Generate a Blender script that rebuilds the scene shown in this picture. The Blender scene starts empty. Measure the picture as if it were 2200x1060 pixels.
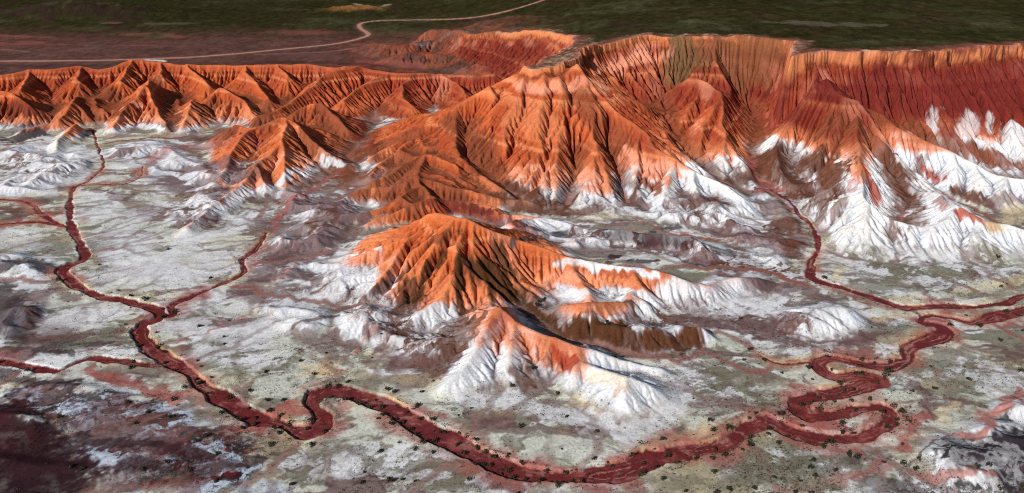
import math, time
import numpy as np
try:
    import bpy
except ImportError:
    bpy = None
T0 = time.time()
QUICK = 1.0

# ------------------------------------------------------------------ camera, sky, sun, exposure
CAM_H = 200.0
PITCH = math.radians(25.0)
HFOV = math.radians(70.0)
SUN_ELEV = math.radians(31.0)
SUN_AZ = math.radians(224.0)        # compass bearing the light comes from (0 = +Y, clockwise): behind and left of the viewer
SUN_STRENGTH = 5.0
SKY_STRENGTH = 0.065
EXPOSURE = 0.03
if bpy:
    scene = bpy.context.scene
    cam_d = bpy.data.cameras.new('camera')
    cam_d.angle = HFOV
    cam_d.clip_start = 1.0
    cam_d.clip_end = 12000.0
    cam = bpy.data.objects.new('camera', cam_d)
    scene.collection.objects.link(cam)
    cam.location = (0, 0, CAM_H)
    cam.rotation_euler = (math.radians(90) - PITCH, 0, 0)
    scene.camera = cam
    world = bpy.data.worlds.new('World')
    scene.world = world
    world.use_nodes = True
    wn = world.node_tree
    sky = wn.nodes.new('ShaderNodeTexSky')
    sky.sky_type = 'NISHITA'
    sky.sun_disc = False
    sky.sun_elevation = SUN_ELEV
    sky.sun_rotation = SUN_AZ
    sky.air_density = 1.0
    bg = wn.nodes['Background']
    bg.inputs['Strength'].default_value = SKY_STRENGTH
    wn.links.new(sky.outputs[0], bg.inputs[0])
    sl = bpy.data.lights.new('sun', 'SUN')
    sl.energy = SUN_STRENGTH
    sl.angle = math.radians(0.5)
    sl.color = (1.0, 0.93, 0.84)
    so = bpy.data.objects.new('sun', sl)
    scene.collection.objects.link(so)
    so.rotation_euler = (math.radians(90) - SUN_ELEV, 0, math.pi - SUN_AZ)
    scene.view_settings.view_transform = 'Standard'
    scene.view_settings.look = 'None'
    scene.view_settings.exposure = EXPOSURE
    scene.view_settings.gamma = 1.0
    scene.render.engine = 'CYCLES'
    scene.cycles.max_bounces = 4
    scene.cycles.use_denoising = False
    scene.cycles.filter_width = 1.1
    scene.cycles.diffuse_bounces = 3

# ------------------------------------------------------------------ placing by image pixels: turning sight lines of the photograph into map points
FPX = 1100.0 / math.tan(HFOV / 2)
cP, sP = math.cos(PITCH), math.sin(PITCH)

def at(u, v, z=0.0):
    """map position of the point seen along the sight line of image pixel (u, v) whose elevation is z"""
    u = np.asarray(u, float); v = np.asarray(v, float)
    dx = (u - 1100) / FPX; dy = (530 - v) / FPX
    t = (CAM_H - z) / (sP - dy * cP)
    return dx * t, (cP + dy * sP) * t

def cot(v):
    return 1.0 / np.tan(PITCH + np.arctan((np.asarray(v, float) - 530) / FPX))

def z_of(v, vf, s=0.55, z0=0.0):
    """elevation of a crest seen at v when a slope s carries its foot down to v = vf"""
    return s * (CAM_H * (cot(v) - cot(vf))) / (1 + s * cot(v)) 

def depth(x, y, z):
    return y * cP + (CAM_H - z) * sP

# ------------------------------------------------------------------ noise
def _hash(ix, iy, seed):
    h = (ix.astype(np.int64) * 374761393 + iy.astype(np.int64) * 668265263 + seed * 2147483647 + 1013904223) & 0xffffffff
    h = ((h ^ (h >> 13)) * 1274126177) & 0xffffffff
    h = h ^ (h >> 16)
    return (h & 0xffffff).astype(np.float32) / np.float32(0xffffff)

def vnoise(x, y, seed=0):
    fx = np.floor(x); fy = np.floor(y)
    ix = fx.astype(np.int64); iy = fy.astype(np.int64)
    tx = (x - fx).astype(np.float32); ty = (y - fy).astype(np.float32)
    tx = tx * tx * tx * (tx * (tx * 6 - 15) + 10); ty = ty * ty * ty * (ty * (ty * 6 - 15) + 10)
    a = _hash(ix, iy, seed); b = _hash(ix + 1, iy, seed); c = _hash(ix, iy + 1, seed); d = _hash(ix + 1, iy + 1, seed)
    return (a + (b - a) * tx) * (1 - ty) + (c + (d - c) * tx) * ty      # 0..1

def fbm(x, y, octs=4, seed=0, gain=0.5):
    s = 0.0; a = 1.0; n = 0.0; ca, sa = 0.8, 0.6
    for o in range(octs):
        s = s + a * (vnoise(x, y, seed + o * 17) * 2 - 1); n += a; a *= gain
        x, y = (x * ca - y * sa) * 2.03 + 7.1, (x * sa + y * ca) * 2.03 + 3.7
    return s / n                                                         # -1..1

def ridged(x, y, octs=4, seed=0):
    s = 0.0; a = 1.0; n = 0.0
    for o in range(octs):
        s = s + a * (1 - np.abs(vnoise(x, y, seed + o * 31) * 2 - 1)); n += a; a *= 0.5
        x, y = (x * .8 - y * .6) * 2.05 + 1.1, (x * .6 + y * .8) * 2.05 + 9.7
    return s / n

def sstep(a, b, x):
    t = np.clip((x - a) / (b - a), 0, 1)
    return t * t * (3 - 2 * t)

# ------------------------------------------------------------------ the lie of the land: crest lines  (u, v, v of the foot below)
RIDGES = [
 # hill, slope, points
 ('red range', .66, [(-160,165,245),(0,160,240),(60,150,236),(130,146,234),(170,142,232),(215,152,232),(290,131,230),(345,133,230),(400,139,230),(460,140,230),(520,141,230),(600,141,230),(700,140,230),(765,141,230),(850,157,238),(930,158,234),(1000,162,230),(1060,158,228)]),
 ('red range', .62, [(-60,190,285),(0,193,284),(30,200,282),(60,226,288)]),
 ('red range', .6, [(60,150,234),(42,190,262)]),
 ('red range', .62, [(172,143,232),(165,172,246)]),
 ('broken red hill', .66, [(172,198,268),(160,210,276),(140,232,284),(122,258,292)]),
 ('broken red hill', .6, [(172,198,268),(182,225,276)]),
 ('small red cone', .75, [(212,230,272),(218,234,273)]),
 ('cream footed hill', .62, [(170,262,302),(150,280,312),(132,300,322),(118,318,334)]),
 ('red range', .60, [(95,265,292),(60,275,300)]),
 ('red range', .62, [(290,131,230),(262,170,246)]),
 ('red range', .6, [(345,133,230),(350,160,238)]),
 ('red range', .6, [(400,139,230),(432,165,240),(448,185,250)]),
 ('red range', .6, [(520,141,230),(545,175,245),(575,215,262)]),
 ('red range', .6, [(600,141,230),(620,165,240)]),
 ('red range', .6, [(770,142,232),(720,153,240),(675,180,250),(630,215,266),(585,240,280),(555,252,284)]),
 ('red range', .6, [(850,157,236),(800,170,242),(762,192,252),(745,215,262)]),
 ('red range', .55,[(905,160,234),(870,178,242),(865,205,256),(880,225,265)]),
 ('red range', .55,[(950,160,232),(985,180,240),(995,200,250)]),
 ('red pyramid hill', .74, [(308,183,276),(322,190,277)]),
 ('red pyramid hill', .62, [(308,183,276),(262,240,284),(242,275,296)]),
 ('red pyramid hill', .6, [(322,190,277),(345,235,280),(352,265,286)]),
 ('red pyramid hill', .7, [(318,172,264),(312,183,274)]),
 ('small red pyramid hill', .7, [(401,210,283),(398,216,284)]),
 ('small red pyramid hill', .6, [(401,210,283),(378,250,292)]),
 ('broad red pyramid hill', .66, [(470,188,268),(488,194,266)]),
 ('broad red pyramid hill', .6, [(480,190,268),(530,225,272),(545,245,274)]),
 ('scree hill', .62, [(640,238,296),(685,224,298),(718,238,304),(745,275,312)]),
 ('banded red hill', .6, [(500,268,320),(550,270,345),(612,254,360),(650,287,366),(700,325,372),(738,345,376)]),
 ('banded red hill', .55, [(612,254,360),(600,300,385),(575,330,400),(545,352,412),(520,385,430),(490,410,446),(450,440,470),(405,488,510)]),
 ('banded red hill', .6, [(600,300,388),(610,345,410),(615,385,420)]),
 ('banded red hill', .6, [(545,352,412),(560,390,430)]),
 ('banded red hill', .5, [(550,270,345),(520,300,365),(495,335,385),(470,385,412)]),
 ('mesa spur', .6, [(1110,158,395),(1050,185,370),(1000,222,345),(950,248,336),(905,254,330),(882,275,340)]),
 ('mesa spur', .58, [(905,254,330),(862,282,332),(815,300,338),(765,322,342)]),
 ('mesa spur', .58, [(882,275,340),(900,292,352),(850,310,358),(792,342,368)]),
 ('mesa spur', .58, [(900,292,352),(862,324,370),(830,345,378),(795,374,396)]),
 ('mesa spur', .58, [(862,324,374),(920,345,392),(960,372,412),(1000,395,425),(1040,410,430)]),
 ('mesa spur', .5, [(1000,222,370),(1010,260,380),(1000,320,392)]),
 ('mesa spur', .5, [(1050,185,390),(1070,240,392),(1050,320,405)]),
 ('back red hills', .42, [(790,92,112),(850,98,126),(890,92,124),(950,88,122),(1000,96,132)]),
 ('back red hills', .42, [(850,118,140),(905,112,140),(960,118,146),(1010,108,146),(1060,112,150)]),
 ('back red hills', .42, [(1035,82,118),(1020,100,135)]),
 ('back red hills', .45, [(960,86,120),(985,92,122)]),
 ('mesa spur', .6, [(900,292,356),(905,330,385),(895,365,420),(900,384,445)]),
 ('mesa spur', .6, [(905,330,385),(870,350,395),(830,378,410),(800,392,420)]),
 ('mesa spur', .6, [(895,365,420),(940,378,428),(985,398,436),(1030,418,444)]),
 ('mesa spur', .6, [(905,330,385),(950,345,405),(990,368,420)]),
 ('low orange ridges', .6, [(900,384,445),(905,405,455),(925,430,470),(935,458,490)]),
 ('low orange ridges', .6, [(905,405,455),(860,425,470),(820,445,480),(770,462,488)]),
 ('low orange ridges', .6, [(925,430,470),(975,432,470),(1020,440,475),(1060,445,478)]),
 ('low orange ridges', .6, [(735,428,452),(790,405,445),(850,402,450),(900,384,445),(960,400,446),(1010,408,450),(1060,425,456),(1110,430,456),(1150,440,458)]),
 ('low orange ridges', .6, [(900,384,445),(930,420,466),(950,445,480)]),
 ('low orange ridges', .6, [(790,480,505),(830,462,495),(880,440,490),(930,430,485)]),
 ('low orange ridges', .6, [(1000,440,475),(1070,456,485),(1130,462,490),(1190,474,495),(1250,490,505)]),
 ('low orange ridges', .7, [(1205,522,545),(1235,520,545)]),
 # mesa front
 ('front spur', .6, [(1172,152,420),(1168,200,425),(1160,255,428),(1162,318,430)]),
 ('front spur', .62, [(1162,318,428),(1130,360,432)]),
 ('front spur', .62, [(1162,318,428),(1200,370,430)]),
 ('front spur', .5, [(1130,170,410),(1095,250,412),(1080,330,420),(1065,390,424)]),
 ('front spur', .5, [(1200,165,425),(1225,240,425),(1232,300,428),(1235,340,432)]),
 ('white topped spur', .58, [(1245,140,430),(1325,238,430),(1385,280,440),(1410,315,446),(1455,340,448),(1500,368,454),(1550,390,458),(1600,425,470)]),
 ('white topped spur', .58, [(1385,280,438),(1365,320,442),(1350,370,446)]),
 ('white topped spur', .58, [(1455,345,448),(1440,390,460),(1430,420,468)]),
 ('white topped spur', .58, [(1500,368,454),(1510,410,470)]),
 ('white topped spur', .5, [(1260,160,430),(1290,250,432),(1320,300,440)]),
 ('white cone hill', .68, [(1250,340,438),(1266,356,446),(1272,362,448)]),
 ('red island hill', .62, [(1488,164,345),(1530,183,355),(1550,204,362),(1572,250,366),(1598,300,374),(1610,350,384)]),
 ('red island hill', .62, [(1488,164,345),(1455,195,320),(1432,218,310)]),
 ('red island hill', .6, [(1528,183,350),(1480,235,350),(1462,268,350)]),
 ('red island hill', .6, [(1550,204,362),(1518,262,370),(1500,315,378),(1525,362,392)]),
 ('red island hill', .6, [(1550,204,362),(1560,280,384),(1558,340,394)]),
 ('red island hill', .6, [(1500,158,320),(1575,192,320)]),
 ('red shoulder', .6, [(1700,125,380),(1642,152,350),(1582,193,320)]),
 ('red shoulder', .6, [(1660,170,360),(1640,215,350)]),
 # right mesa front
 ('knob hill', .6, [(1780,170,440),(1805,205,440),(1828,215,440),(1846,222,440),(1838,260,440),(1832,300,450),(1838,330,470),(1862,368,520),(1882,398,540),(1868,435,550),(1855,470,556)]),
 ('knob hill', .52, [(1838,332,470),(1800,368,466),(1765,400,470),(1735,440,482)]),
 ('knob hill', .55, [(1862,368,510),(1830,410,510),(1805,450,520)]),
 ('knob hill', .5, [(1882,398,540),(1915,430,545),(1925,470,545)]),
 ('knob hill', .6, [(1828,215,420),(1775,236,395),(1730,244,375),(1705,275,365),(1680,315,365)]),
 ('white ridge', .6, [(1846,222,430),(1905,248,430),(1940,280,430),(1990,300,430),(2040,322,432),(2100,350,440),(2150,376,448),(2200,386,455),(2300,400,460)]),
 ('white ridge', .58, [(1905,248,430),(1900,300,420),(1908,335,420)]),
 ('white ridge', .58, [(1960,290,428),(1940,330,420),(1918,352,420)]),
 ('white ridge', .6, [(1985,325,420),(1996,368,425),(2030,385,428),(2056,405,432)]),
 ('white ridge', .58, [(2040,322,432),(2060,355,440)]),
 ('white ridge', .58, [(2100,350,440),(2110,385,450)]),
 ('white ridge', .58, [(2160,378,450),(2150,410,460)]),
 ('banded white hill', .6, [(1990,400,500),(2005,420,520),(2040,434,545),(2075,450,552),(2105,464,552),(2150,478,550),(2200,494,552),(2280,510,560)]),
 ('banded white hill', .55, [(2040,434,545),(2010,470,550),(1995,500,555)]),
 ('banded white hill', .55, [(2105,464,552),(2085,500,556)]),
 ('white cone', .62, [(2079,252,318),(2075,270,322)]),
 ('white cone', .6, [(2188,215,350),(2182,262,356),(2165,310,362)]),
 ('white cone', .55, [(2015,240,330),(2005,270,330)]),
 # centre mound
 ('central mound', .6, [(915,462,640),(935,460,660),(975,472,690),(1012,474,690),(1055,497,680),(1110,520,660),(1150,532,655),(1200,550,655),(1240,562,655),(1300,574,660),(1360,580,668),(1420,585,668),(1470,600,665)]),
 ('central mound', .55, [(930,461,650),(882,500,640),(835,525,625),(780,548,615),(725,575,612),(690,598,618)]),
 ('central mound', .55, [(882,500,640),(865,545,650),(830,590,660),(790,625,668)]),
 ('central mound', .55, [(1000,475,690),(990,530,700),(975,590,705),(945,640,712),(895,685,722)]),
 ('central mound', .55, [(1012,474,690),(1022,540,695),(1040,590,690)]),
 ('central mound', .55, [(1240,562,655),(1245,600,668),(1262,625,690)]),
 ('central mound', .55, [(1360,580,668),(1390,620,680)]),
 ('scrub block', .7, [(1240,640,752),(1290,642,735),(1345,655,715)]),
 ('scrub block', .5, [(1215,700,745),(1250,692,742),(1290,705,745),(1330,698,748)]),
 ('scrub block', .5, [(1370,700,742),(1410,708,748),(1440,722,752)]),
 ('scrub block', .5, [(1460,702,738),(1510,716,750),(1540,730,752)]),
 ('scrub block', .5, [(1290,705,745),(1300,722,752)]),
 ('pink knob', .7, [(1036,652,690),(1042,668,696)]),
 ('pale foreground hill', .58, [(1085,658,800),(1130,690,810),(1165,715,822),(1210,738,832),(1250,752,836),(1300,765,834),(1350,778,826),(1420,792,825)]),
 ('pale foreground hill', .5, [(1085,658,800),(1060,690,815),(1035,735,830),(1005,785,845),(965,830,862)]),
 ('pale foreground hill', .5, [(1120,690,810),(1105,730,826),(1090,775,838)]),
 ('pale foreground hill', .6, [(1240,752,838),(1228,790,850),(1218,815,855)]),
 ('fan knoll', .5, [(1260,790,855),(1310,805,885),(1345,815,896),(1372,825,890)]),
 ('fan knoll', .45, [(1345,815,896),(1335,850,905)]),
 # low broken ground, left
 ('low badlands', .45, [(60,390,410),(110,360,384),(170,345,366)]),
 ('low badlands', .45, [(20,330,345),(80,335,352)]),
 ('low badlands', .5, [(240,330,342),(300,318,332)]),
 ('low badlands', .4, [(700,600,625),(780,590,625),(850,585,630)]),
 ('dark badlands', .3, [(-80,895,918),(20,890,918),(70,905,928)]),
 ('dark badlands', .3, [(-40,985,1005),(60,995,1015),(150,1010,1025)]),
 ('dark badlands', .3, [(80,815,830),(160,822,838),(230,840,856)]),
 ('blue badlands', .3, [(2080,1035,1050),(2160,1022,1040),(2240,1015,1035)]),
]
# rim of the table land: (u, v, elevation, cliff height)
RIM = [(-900,20,4,0),(300,8,6,0),(560,24,10,0),(800,45,18,0),(870,62,24,1),(950,64,31,2),(1010,72,38,3),(1080,70,48,5),(1145,66,56,6),(1190,72,60,7),(1236,79,66,7),(1226,92,68,7),(1208,108,69,6),
       (1175,122,69,5),(1150,138,69,4),(1118,146,69,6),(1150,150,70,9),(1182,148,71,9),(1215,142,72,8),(1248,128,74,8),(1256,112,76,8),(1290,96,77,7),(1340,86,78,5),
       (1400,79,78,2),(1480,79,79,1.5),(1560,80,80,2),(1640,82,81,3),(1700,86,82,6),(1694,104,82,9),(1692,118,82,10),(1740,116,82,10),(1790,113,82,10),(1850,111,82,10),(1910,110,83,12),
       (1970,109,83,13),(2030,108,83,13),(2090,105,83,12),(2140,102,83,12),(2200,98,83,12),(2300,94,83,12),(2500,90,83,12)]
PLATEAU_CTRL = [(1165,0,56),(1000,20,36),(1300,40,70),(1600,20,78),(2000,30,80),(2200,0,80),(1500,0,72),(800,10,18),(1100,45,52)]

RIVER = [(-60,0)]
def scaled(ox, oy, k, pts):
    return [(ox + a * k, oy + b * k) for a, b in pts]
RIVERS = [   # width (m), depth, points
 ('main', 8.6, 1.8, [(196,275),(204,300),(215,330),(222,360),(190,388),(160,402),(150,438),(155,492),(178,528),(184,555),(140,575),(150,602),(210,634),(270,645),(330,662),(347,682),(305,700),(310,728),(345,762),(400,800),(450,838),(530,880),(600,908),(655,920),(690,910),(694,890),(672,862),(684,842),(740,842),(830,866),(900,912),(980,952),(1050,986),(1120,1010),(1200,1021),(1280,1021),(1330,1010),(1390,986),(1470,970),(1560,955),(1600,925),(1645,906)]
  + scaled(1650, 530, .5, [(0,742),(100,790),(230,822),(400,820),(500,775),(545,715),(480,688),(380,698),(270,722),(180,722),(140,680),(180,645),(320,622),(440,592),(472,565),(400,548),(300,560),(235,535),(235,490),(300,482),(400,500),(540,510),(600,480),(612,432),(700,397),(765,362),(720,332),(660,322),(665,292),(780,300),(880,320),(1000,290),(1100,272),(1250,240),(1420,215)])),
 ('upper', 5.5, 1.2, [(1640,395),(1662,412),(1690,430),(1720,465),(1748,495),(1758,530),(1740,575),(1752,600),(1820,622),(1900,648),(1950,662),(2030,656),(2110,656),(2170,645),(2230,625),(2330,600)]),
 ('trib', 5.0, 1.2, [(352,682),(372,678),(376,655),(430,630),(500,600),(524,582),(518,560),(540,545),(560,520),(572,500)]),
 ('left', 4.0, 1.2, [(-150,762),(-60,770),(0,775),(60,786),(120,797),(170,778),(215,770),(300,784),(365,782)]),
 ('left2', 6.0, .8, [(-150,420),(-60,425),(0,428),(60,435),(100,468),(150,490)]),
 ('left3', 5.0, .6, [(-150,500),(-60,490),(0,482),(90,478),(150,490)]),
 ('brook', 4.0, .8, [(160,400),(210,396),(262,396),(300,380),(308,355)]),
 ('brook2', 1.6, .8, [(1640,765),(1665,778),(1700,782),(1760,780)]),
]
# valley floors (u, v, elevation), slope of their sides
VALLEYS = [
 (.60, [(1430,190,40),(1425,222,30),(1440,262,22),(1458,295,15),(1500,345,7),(1560,395,3),(1630,420,1)]),
 (.70, [(1592,190,36),(1618,235,21),(1620,282,12),(1613,332,6),(1640,385,3),(1690,440,0)]),
 (.60, [(1690,330,14),(1700,380,6),(1725,430,1)]),
 (.60, [(1895,340,20),(1925,375,12),(1945,425,5),(1945,500,0)]),
 (.65, [(1950,262,34),(2040,302,25),(2120,338,18),(2210,362,13),(2300,380,10)]),
 (.60, [(790,235,16),(765,285,10),(742,320,7),(752,350,4),(715,395,1),(650,440,0)]),
 (.55, [(1000,270,26),(1010,330,15),(1050,380,6),(1120,432,1)]),
 (.70, [(1235,330,20),(1225,390,7),(1215,445,0)]),
 (.70, [(1310,330,20),(1335,390,8),(1350,440,0)]),
 (.60, [(640,220,18),(600,250,12),(560,262,8),(500,285,3),(440,305,0)]),
 (.60, [(880,290,16),(820,300,14),(770,310,10)]),
 (.60, [(1120,655,2),(1170,695,1),(1215,735,0),(1300,752,0),(1420,768,0)]),
 (.60, [(190,200,14),(200,240,8),(205,275,2)]),
 (.60, [(378,205,13),(370,250,6),(368,285,1)]),
]
# broken low ground: (radius px, height m, points)
BROKEN = [(42,4.0,[(60,330),(120,360),(60,400)]),(30,3.0,[(20,560),(80,580)]),(40,3.5,[(300,320),(380,370),(440,400)]),(30,3.0,[(400,470),(450,420)]),
 (45,4.5,[(640,600),(740,600),(800,620)]),(45,4.5,[(780,700),(860,720),(950,740)]),(30,3.0,[(600,660),(660,700)]),(30,5.0,[(1120,500),(1250,510),(1400,530),(1500,540),(1650,550)]),
 (45,6.0,[(1380,440),(1450,455),(1560,460),(1620,480)]),(35,4.5,[(1430,620),(1500,640),(1600,600)]),(40,4.0,[(1740,700),(1800,690)]),(45,5.0,[(1690,400),(1700,480),(1660,520)]),
 (60,1.3,[(60,870),(200,900),(350,950),(480,980)]),(50,1.3,[(100,1000),(300,1020)]),(60,2.6,[(2080,1000),(2200,960)]),(30,5.0,[(2180,890),(2220,870)]),
 (24,5.0,[(1240,640),(1320,650),(1380,670)]),(26,5.0,[(1380,730),(1500,735)]),(40,4.0,[(640,430),(720,470),(650,520)]),(35,5.0,[(1770,410),(1740,470)]),(30,4,[(60,640),(40,700)])]
# ---- helpers over map coordinates
def seg_nearest(X, Y, ax, ay, bx, by):
    dx, dy = bx - ax, by - ay
    L = dx * dx + dy * dy + 1e-9
    t = np.clip(((X - ax) * dx + (Y - ay) * dy) / L, 0, 1)
    return np.hypot(X - ax - t * dx, Y - ay - t * dy), t

def resample(pts, n=4):
    """smooth a polyline through its points (Catmull-Rom)"""
    p = np.array(pts, float)
    q = np.vstack([2 * p[0] - p[1], p, 2 * p[-1] - p[-2]])
    out = []
    for i in range(1, len(q) - 2):
        for k in range(n):
            t = k / n
            out.append(.5 * ((2 * q[i]) + (-q[i-1] + q[i+1]) * t + (2*q[i-1] - 5*q[i] + 4*q[i+1] - q[i+2]) * t*t + (-q[i-1] + 3*q[i] - 3*q[i+1] + q[i+2]) * t**3))
    out.append(p[-1])
    return np.array(out)

# ------------------------------------------------------------------ regular grid for landform and erosion
CS = 0.8 * QUICK
GX0, GX1, GY0, GY1 = -760.0, 760.0, 175.0, 1175.0
def grid(cs):
    return np.arange(GX0, GX1 + .1, cs), np.arange(GY0, GY1 + .1, cs)

HILLS = []
for r in RIDGES:
    if r[0] not in HILLS: HILLS.append(r[0])

def landform(cs):
    xs, ys = grid(cs)
    X, Y = np.meshgrid(xs, ys)
    X = X.astype(np.float32); Y = Y.astype(np.float32)
    ny, nx = X.shape
    # slight warp so crests and skirts are never ruler-straight
    WX = X + 5.0 * fbm(X / 34, Y / 34, 3, 5); WY = Y + 5.0 * fbm(X / 34, Y / 34, 3, 9)
    base = 0.9 * fbm(X / 90, Y / 90, 3, 3)
    # ---- table land
    rp = np.array(RIM, float)
    rx, ry = at(rp[:, 0], rp[:, 1], rp[:, 2])
    rz, rc = rp[:, 2], rp[:, 3]
    best = np.full(X.shape, 1e9, np.float32); bz = np.zeros_like(X); bc = np.zeros_like(X)
    fl = 3.2 * (ridged(X / 17, Y / 17, 2, 71) - .5) * 2 + 2.0 * fbm(X / 7, Y / 7, 2, 73)
    for i in range(len(rx) - 1):
        d, t = seg_nearest(WX, WY, rx[i], ry[i], rx[i+1], ry[i+1])
        m = d < best
        best = np.where(m, d, best); bz = np.where(m, rz[i] + (rz[i+1] - rz[i]) * t, bz); bc = np.where(m, rc[i] + (rc[i+1] - rc[i]) * t, bc)
    poly = list(zip(rx, ry)) + [(3000, ry[-1]), (3000, 4000), (-4000, 4000), (-4000, ry[0])]
    inside = np.zeros(X.shape, bool)
    for i in range(len(poly)):
        (x1, y1), (x2, y2) = poly[i], poly[(i + 1) % len(poly)]
        if y1 == y2: continue
        c = ((y1 > WY) != (y2 > WY)) & (WX < (x2 - x1) * (WY - y1) / (y2 - y1) + x1)
        inside ^= c
    sd = np.where(inside, -best, best) + fl * np.clip(bc / 8, .15, 1) * np.exp(-best / 12)
    zp = plateau_z(X, Y)
    zin = zp + (bz - zp) * np.exp(-np.maximum(-sd, 0) / 25)
    do = np.maximum(sd, 0)
    cl = bc * sstep(0, 2.2, do)
    hz = np.maximum(bz - bc, 1)
    zout = (bz - cl) - hz + hz * np.maximum(1 - np.maximum(do - 2, 0) / (1.9 * np.maximum(hz, 3)), 0) ** 1.6 - .3
    mesa = np.where(sd < 0, zin, zout)
    H = np.maximum(mesa, 0)
    hid = np.where(mesa > 1.0, 0, -1).astype(np.int16)
    plate = (sd < 0)
    # ---- crests
    k = .5
    for name, s, pts in RIDGES:
        idx = HILLS.index(name) + 1
        p = np.array(pts, float)
        z = z_of(p[:, 0] * 0 + p[:, 1], p[:, 2])
        z = np.maximum(z, 1.0)
        px, py = at(p[:, 0], p[:, 1], z)
        q = resample(np.stack([px, py, z], 1), 3)
        for i in range(len(q) - 1):
            a, b = q[i], q[i+1]
            R = max(a[2], b[2]) * 3.6 / .6 + 12
            i0 = int(max(0, (min(a[0], b[0]) - R - GX0) / cs)); i1 = int(min(nx, (max(a[0], b[0]) + R - GX0) / cs + 1))
            j0 = int(max(0, (min(a[1], b[1]) - R - GY0) / cs)); j1 = int(min(ny, (max(a[1], b[1]) + R - GY0) / cs + 1))
            if i1 <= i0 or j1 <= j0: continue
            sl = (slice(j0, j1), slice(i0, i1))
            d, t = seg_nearest(WX[sl], WY[sl], a[0], a[1], b[0], b[1])
            zz = a[2] + (b[2] - a[2]) * t
            zz = np.maximum(zz, .8)
            d = np.sqrt(d * d + 1.0) - 1.0
            h = zz * np.maximum(1 - d * s / (1.25 * zz), 0) ** 1.45 - .3
            m = h > H[sl]
            H[sl] = np.where(m, h, H[sl])
            hid[sl] = np.where(m & (h > .8), idx, hid[sl])
    for s, pts in VALLEYS:
        p = np.array(pts, float)
        px, py = at(p[:, 0], p[:, 1], p[:, 2])
        q = resample(np.stack([px, py, p[:, 2]], 1), 3)
        for i in range(len(q) - 1):
            a, b = q[i], q[i+1]
            d, t = seg_nearest(WX, WY, a[0], a[1], b[0], b[1])
            zz = np.maximum(a[2] + (b[2] - a[2]) * t, 0)
            lim = zz + s * np.maximum(d - 1.5, 0) * (1 + d / 60)
            kk = sstep(1, 14, sd)
            H = H * (1 - kk) + np.minimum(H, lim) * kk
    # broken low ground
    BR = np.zeros_like(H)
    for r, hgt, pts in BROKEN:
        p = np.array(pts, float); px, py = at(p[:, 0], p[:, 1], 0.0)
        for i in range(max(1, len(px) - 1)):
            k2 = min(i + 1, len(px) - 1)
            d, t = seg_nearest(WX, WY, px[i], py[i], px[k2], py[k2])
            rad = r * (py[i] + CAM_H * .5) / FPX * 1.25
            BR = np.maximum(BR, hgt * sstep(1.5, .5, d / rad))
    rn = ridged(X / 46 + .3 * fbm(X / 40, Y / 40, 2, 8), Y / 30, 4, 77)
    low = BR * np.clip(rn - .42, 0, 1) * 2.2
    H = np.maximum(H, low * sstep(9, 3, H) + H * .6)
    H = H + base
    return X, Y, H, hid, plate, sd, BR

_pc = None
def plateau_z(X, Y):
    global _pc
    if _pc is None:
        c = [(u, v, z) for u, v, z, _ in RIM if -100 < u] + PLATEAU_CTRL
        c = np.array(c, float)
        x, y = at(c[:, 0], c[:, 1], c[:, 2])
        _pc = (x, y, c[:, 2])
    num = 0.0; den = 0.0
    for x, y, z in zip(*_pc):
        w = 1.0 / ((X - x) ** 2 + (Y - y) ** 2 + 400.0) ** 1.3
        num = num + w * z; den = den + w
    return num / den

# ------------------------------------------------------------------ erosion: implicit stream power, solved by pointer doubling
OFFS = [(-1,0,1.0),(1,0,1.0),(0,-1,1.0),(0,1,1.0),(-1,-1,1.41421),(-1,1,1.41421),(1,-1,1.41421),(1,1,1.41421)]
def receivers(H, cs, rng):
    ny, nx = H.shape
    idx = np.arange(ny * nx, dtype=np.int32).reshape(ny, nx)
    best = np.zeros_like(H); rec = idx.copy(); dist = np.full(H.shape, cs, np.float32)
    P = np.pad(H, 1, mode='edge')
    for dj, di, L in OFFS:
        w = 1.0 + .22 * (rng.random(H.shape, dtype=np.float32) - .5)
        s = (H - P[1+dj:1+dj+ny, 1+di:1+di+nx]) / np.float32(L * cs)
        # outside the border
        if dj == -1: s[0] = -1
        if dj == 1: s[-1] = -1
        if di == -1: s[:, 0] = -1
        if di == 1: s[:, -1] = -1
        m = (s > 0) & (s * w > best)
        best = np.where(m, s * w, best)
        rec = np.where(m, idx + (dj * nx + di), rec)
        dist = np.where(m, np.float32(L * cs), dist)
    return rec.ravel(), dist.ravel()

def accumulate(rec, n, cell, steps=10):
    acc = np.full(n, cell, np.float64)
    self_ = rec == np.arange(n, dtype=np.int32)
    ptr = np.where(self_, n, rec).astype(np.int32)
    ptr = np.append(ptr, n).astype(np.int32)
    for k in range(steps):
        add = np.bincount(ptr[:n], weights=acc, minlength=n + 1)
        acc = acc + add[:n]
        ptr = ptr[ptr]
    return acc.astype(np.float32)

def solve(h, rec, F, steps=8):
    n = len(h)
    self_ = rec == np.arange(n, dtype=np.int32)
    a = F / (1 + F); b = h / (1 + F)
    a = np.where(self_, 0, a).astype(np.float32); b = np.where(self_, h, b).astype(np.float32)
    ptr = rec
    for k in range(steps):
        b = b + a * b[ptr]
        a = a * a[ptr]
        ptr = ptr[ptr]
    return b + a * h[ptr]

def lap(H):
    P = np.pad(H, 1, mode='edge')
    return P[:-2, 1:-1] + P[2:, 1:-1] + P[1:-1, :-2] + P[1:-1, 2:] - 4 * H

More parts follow.
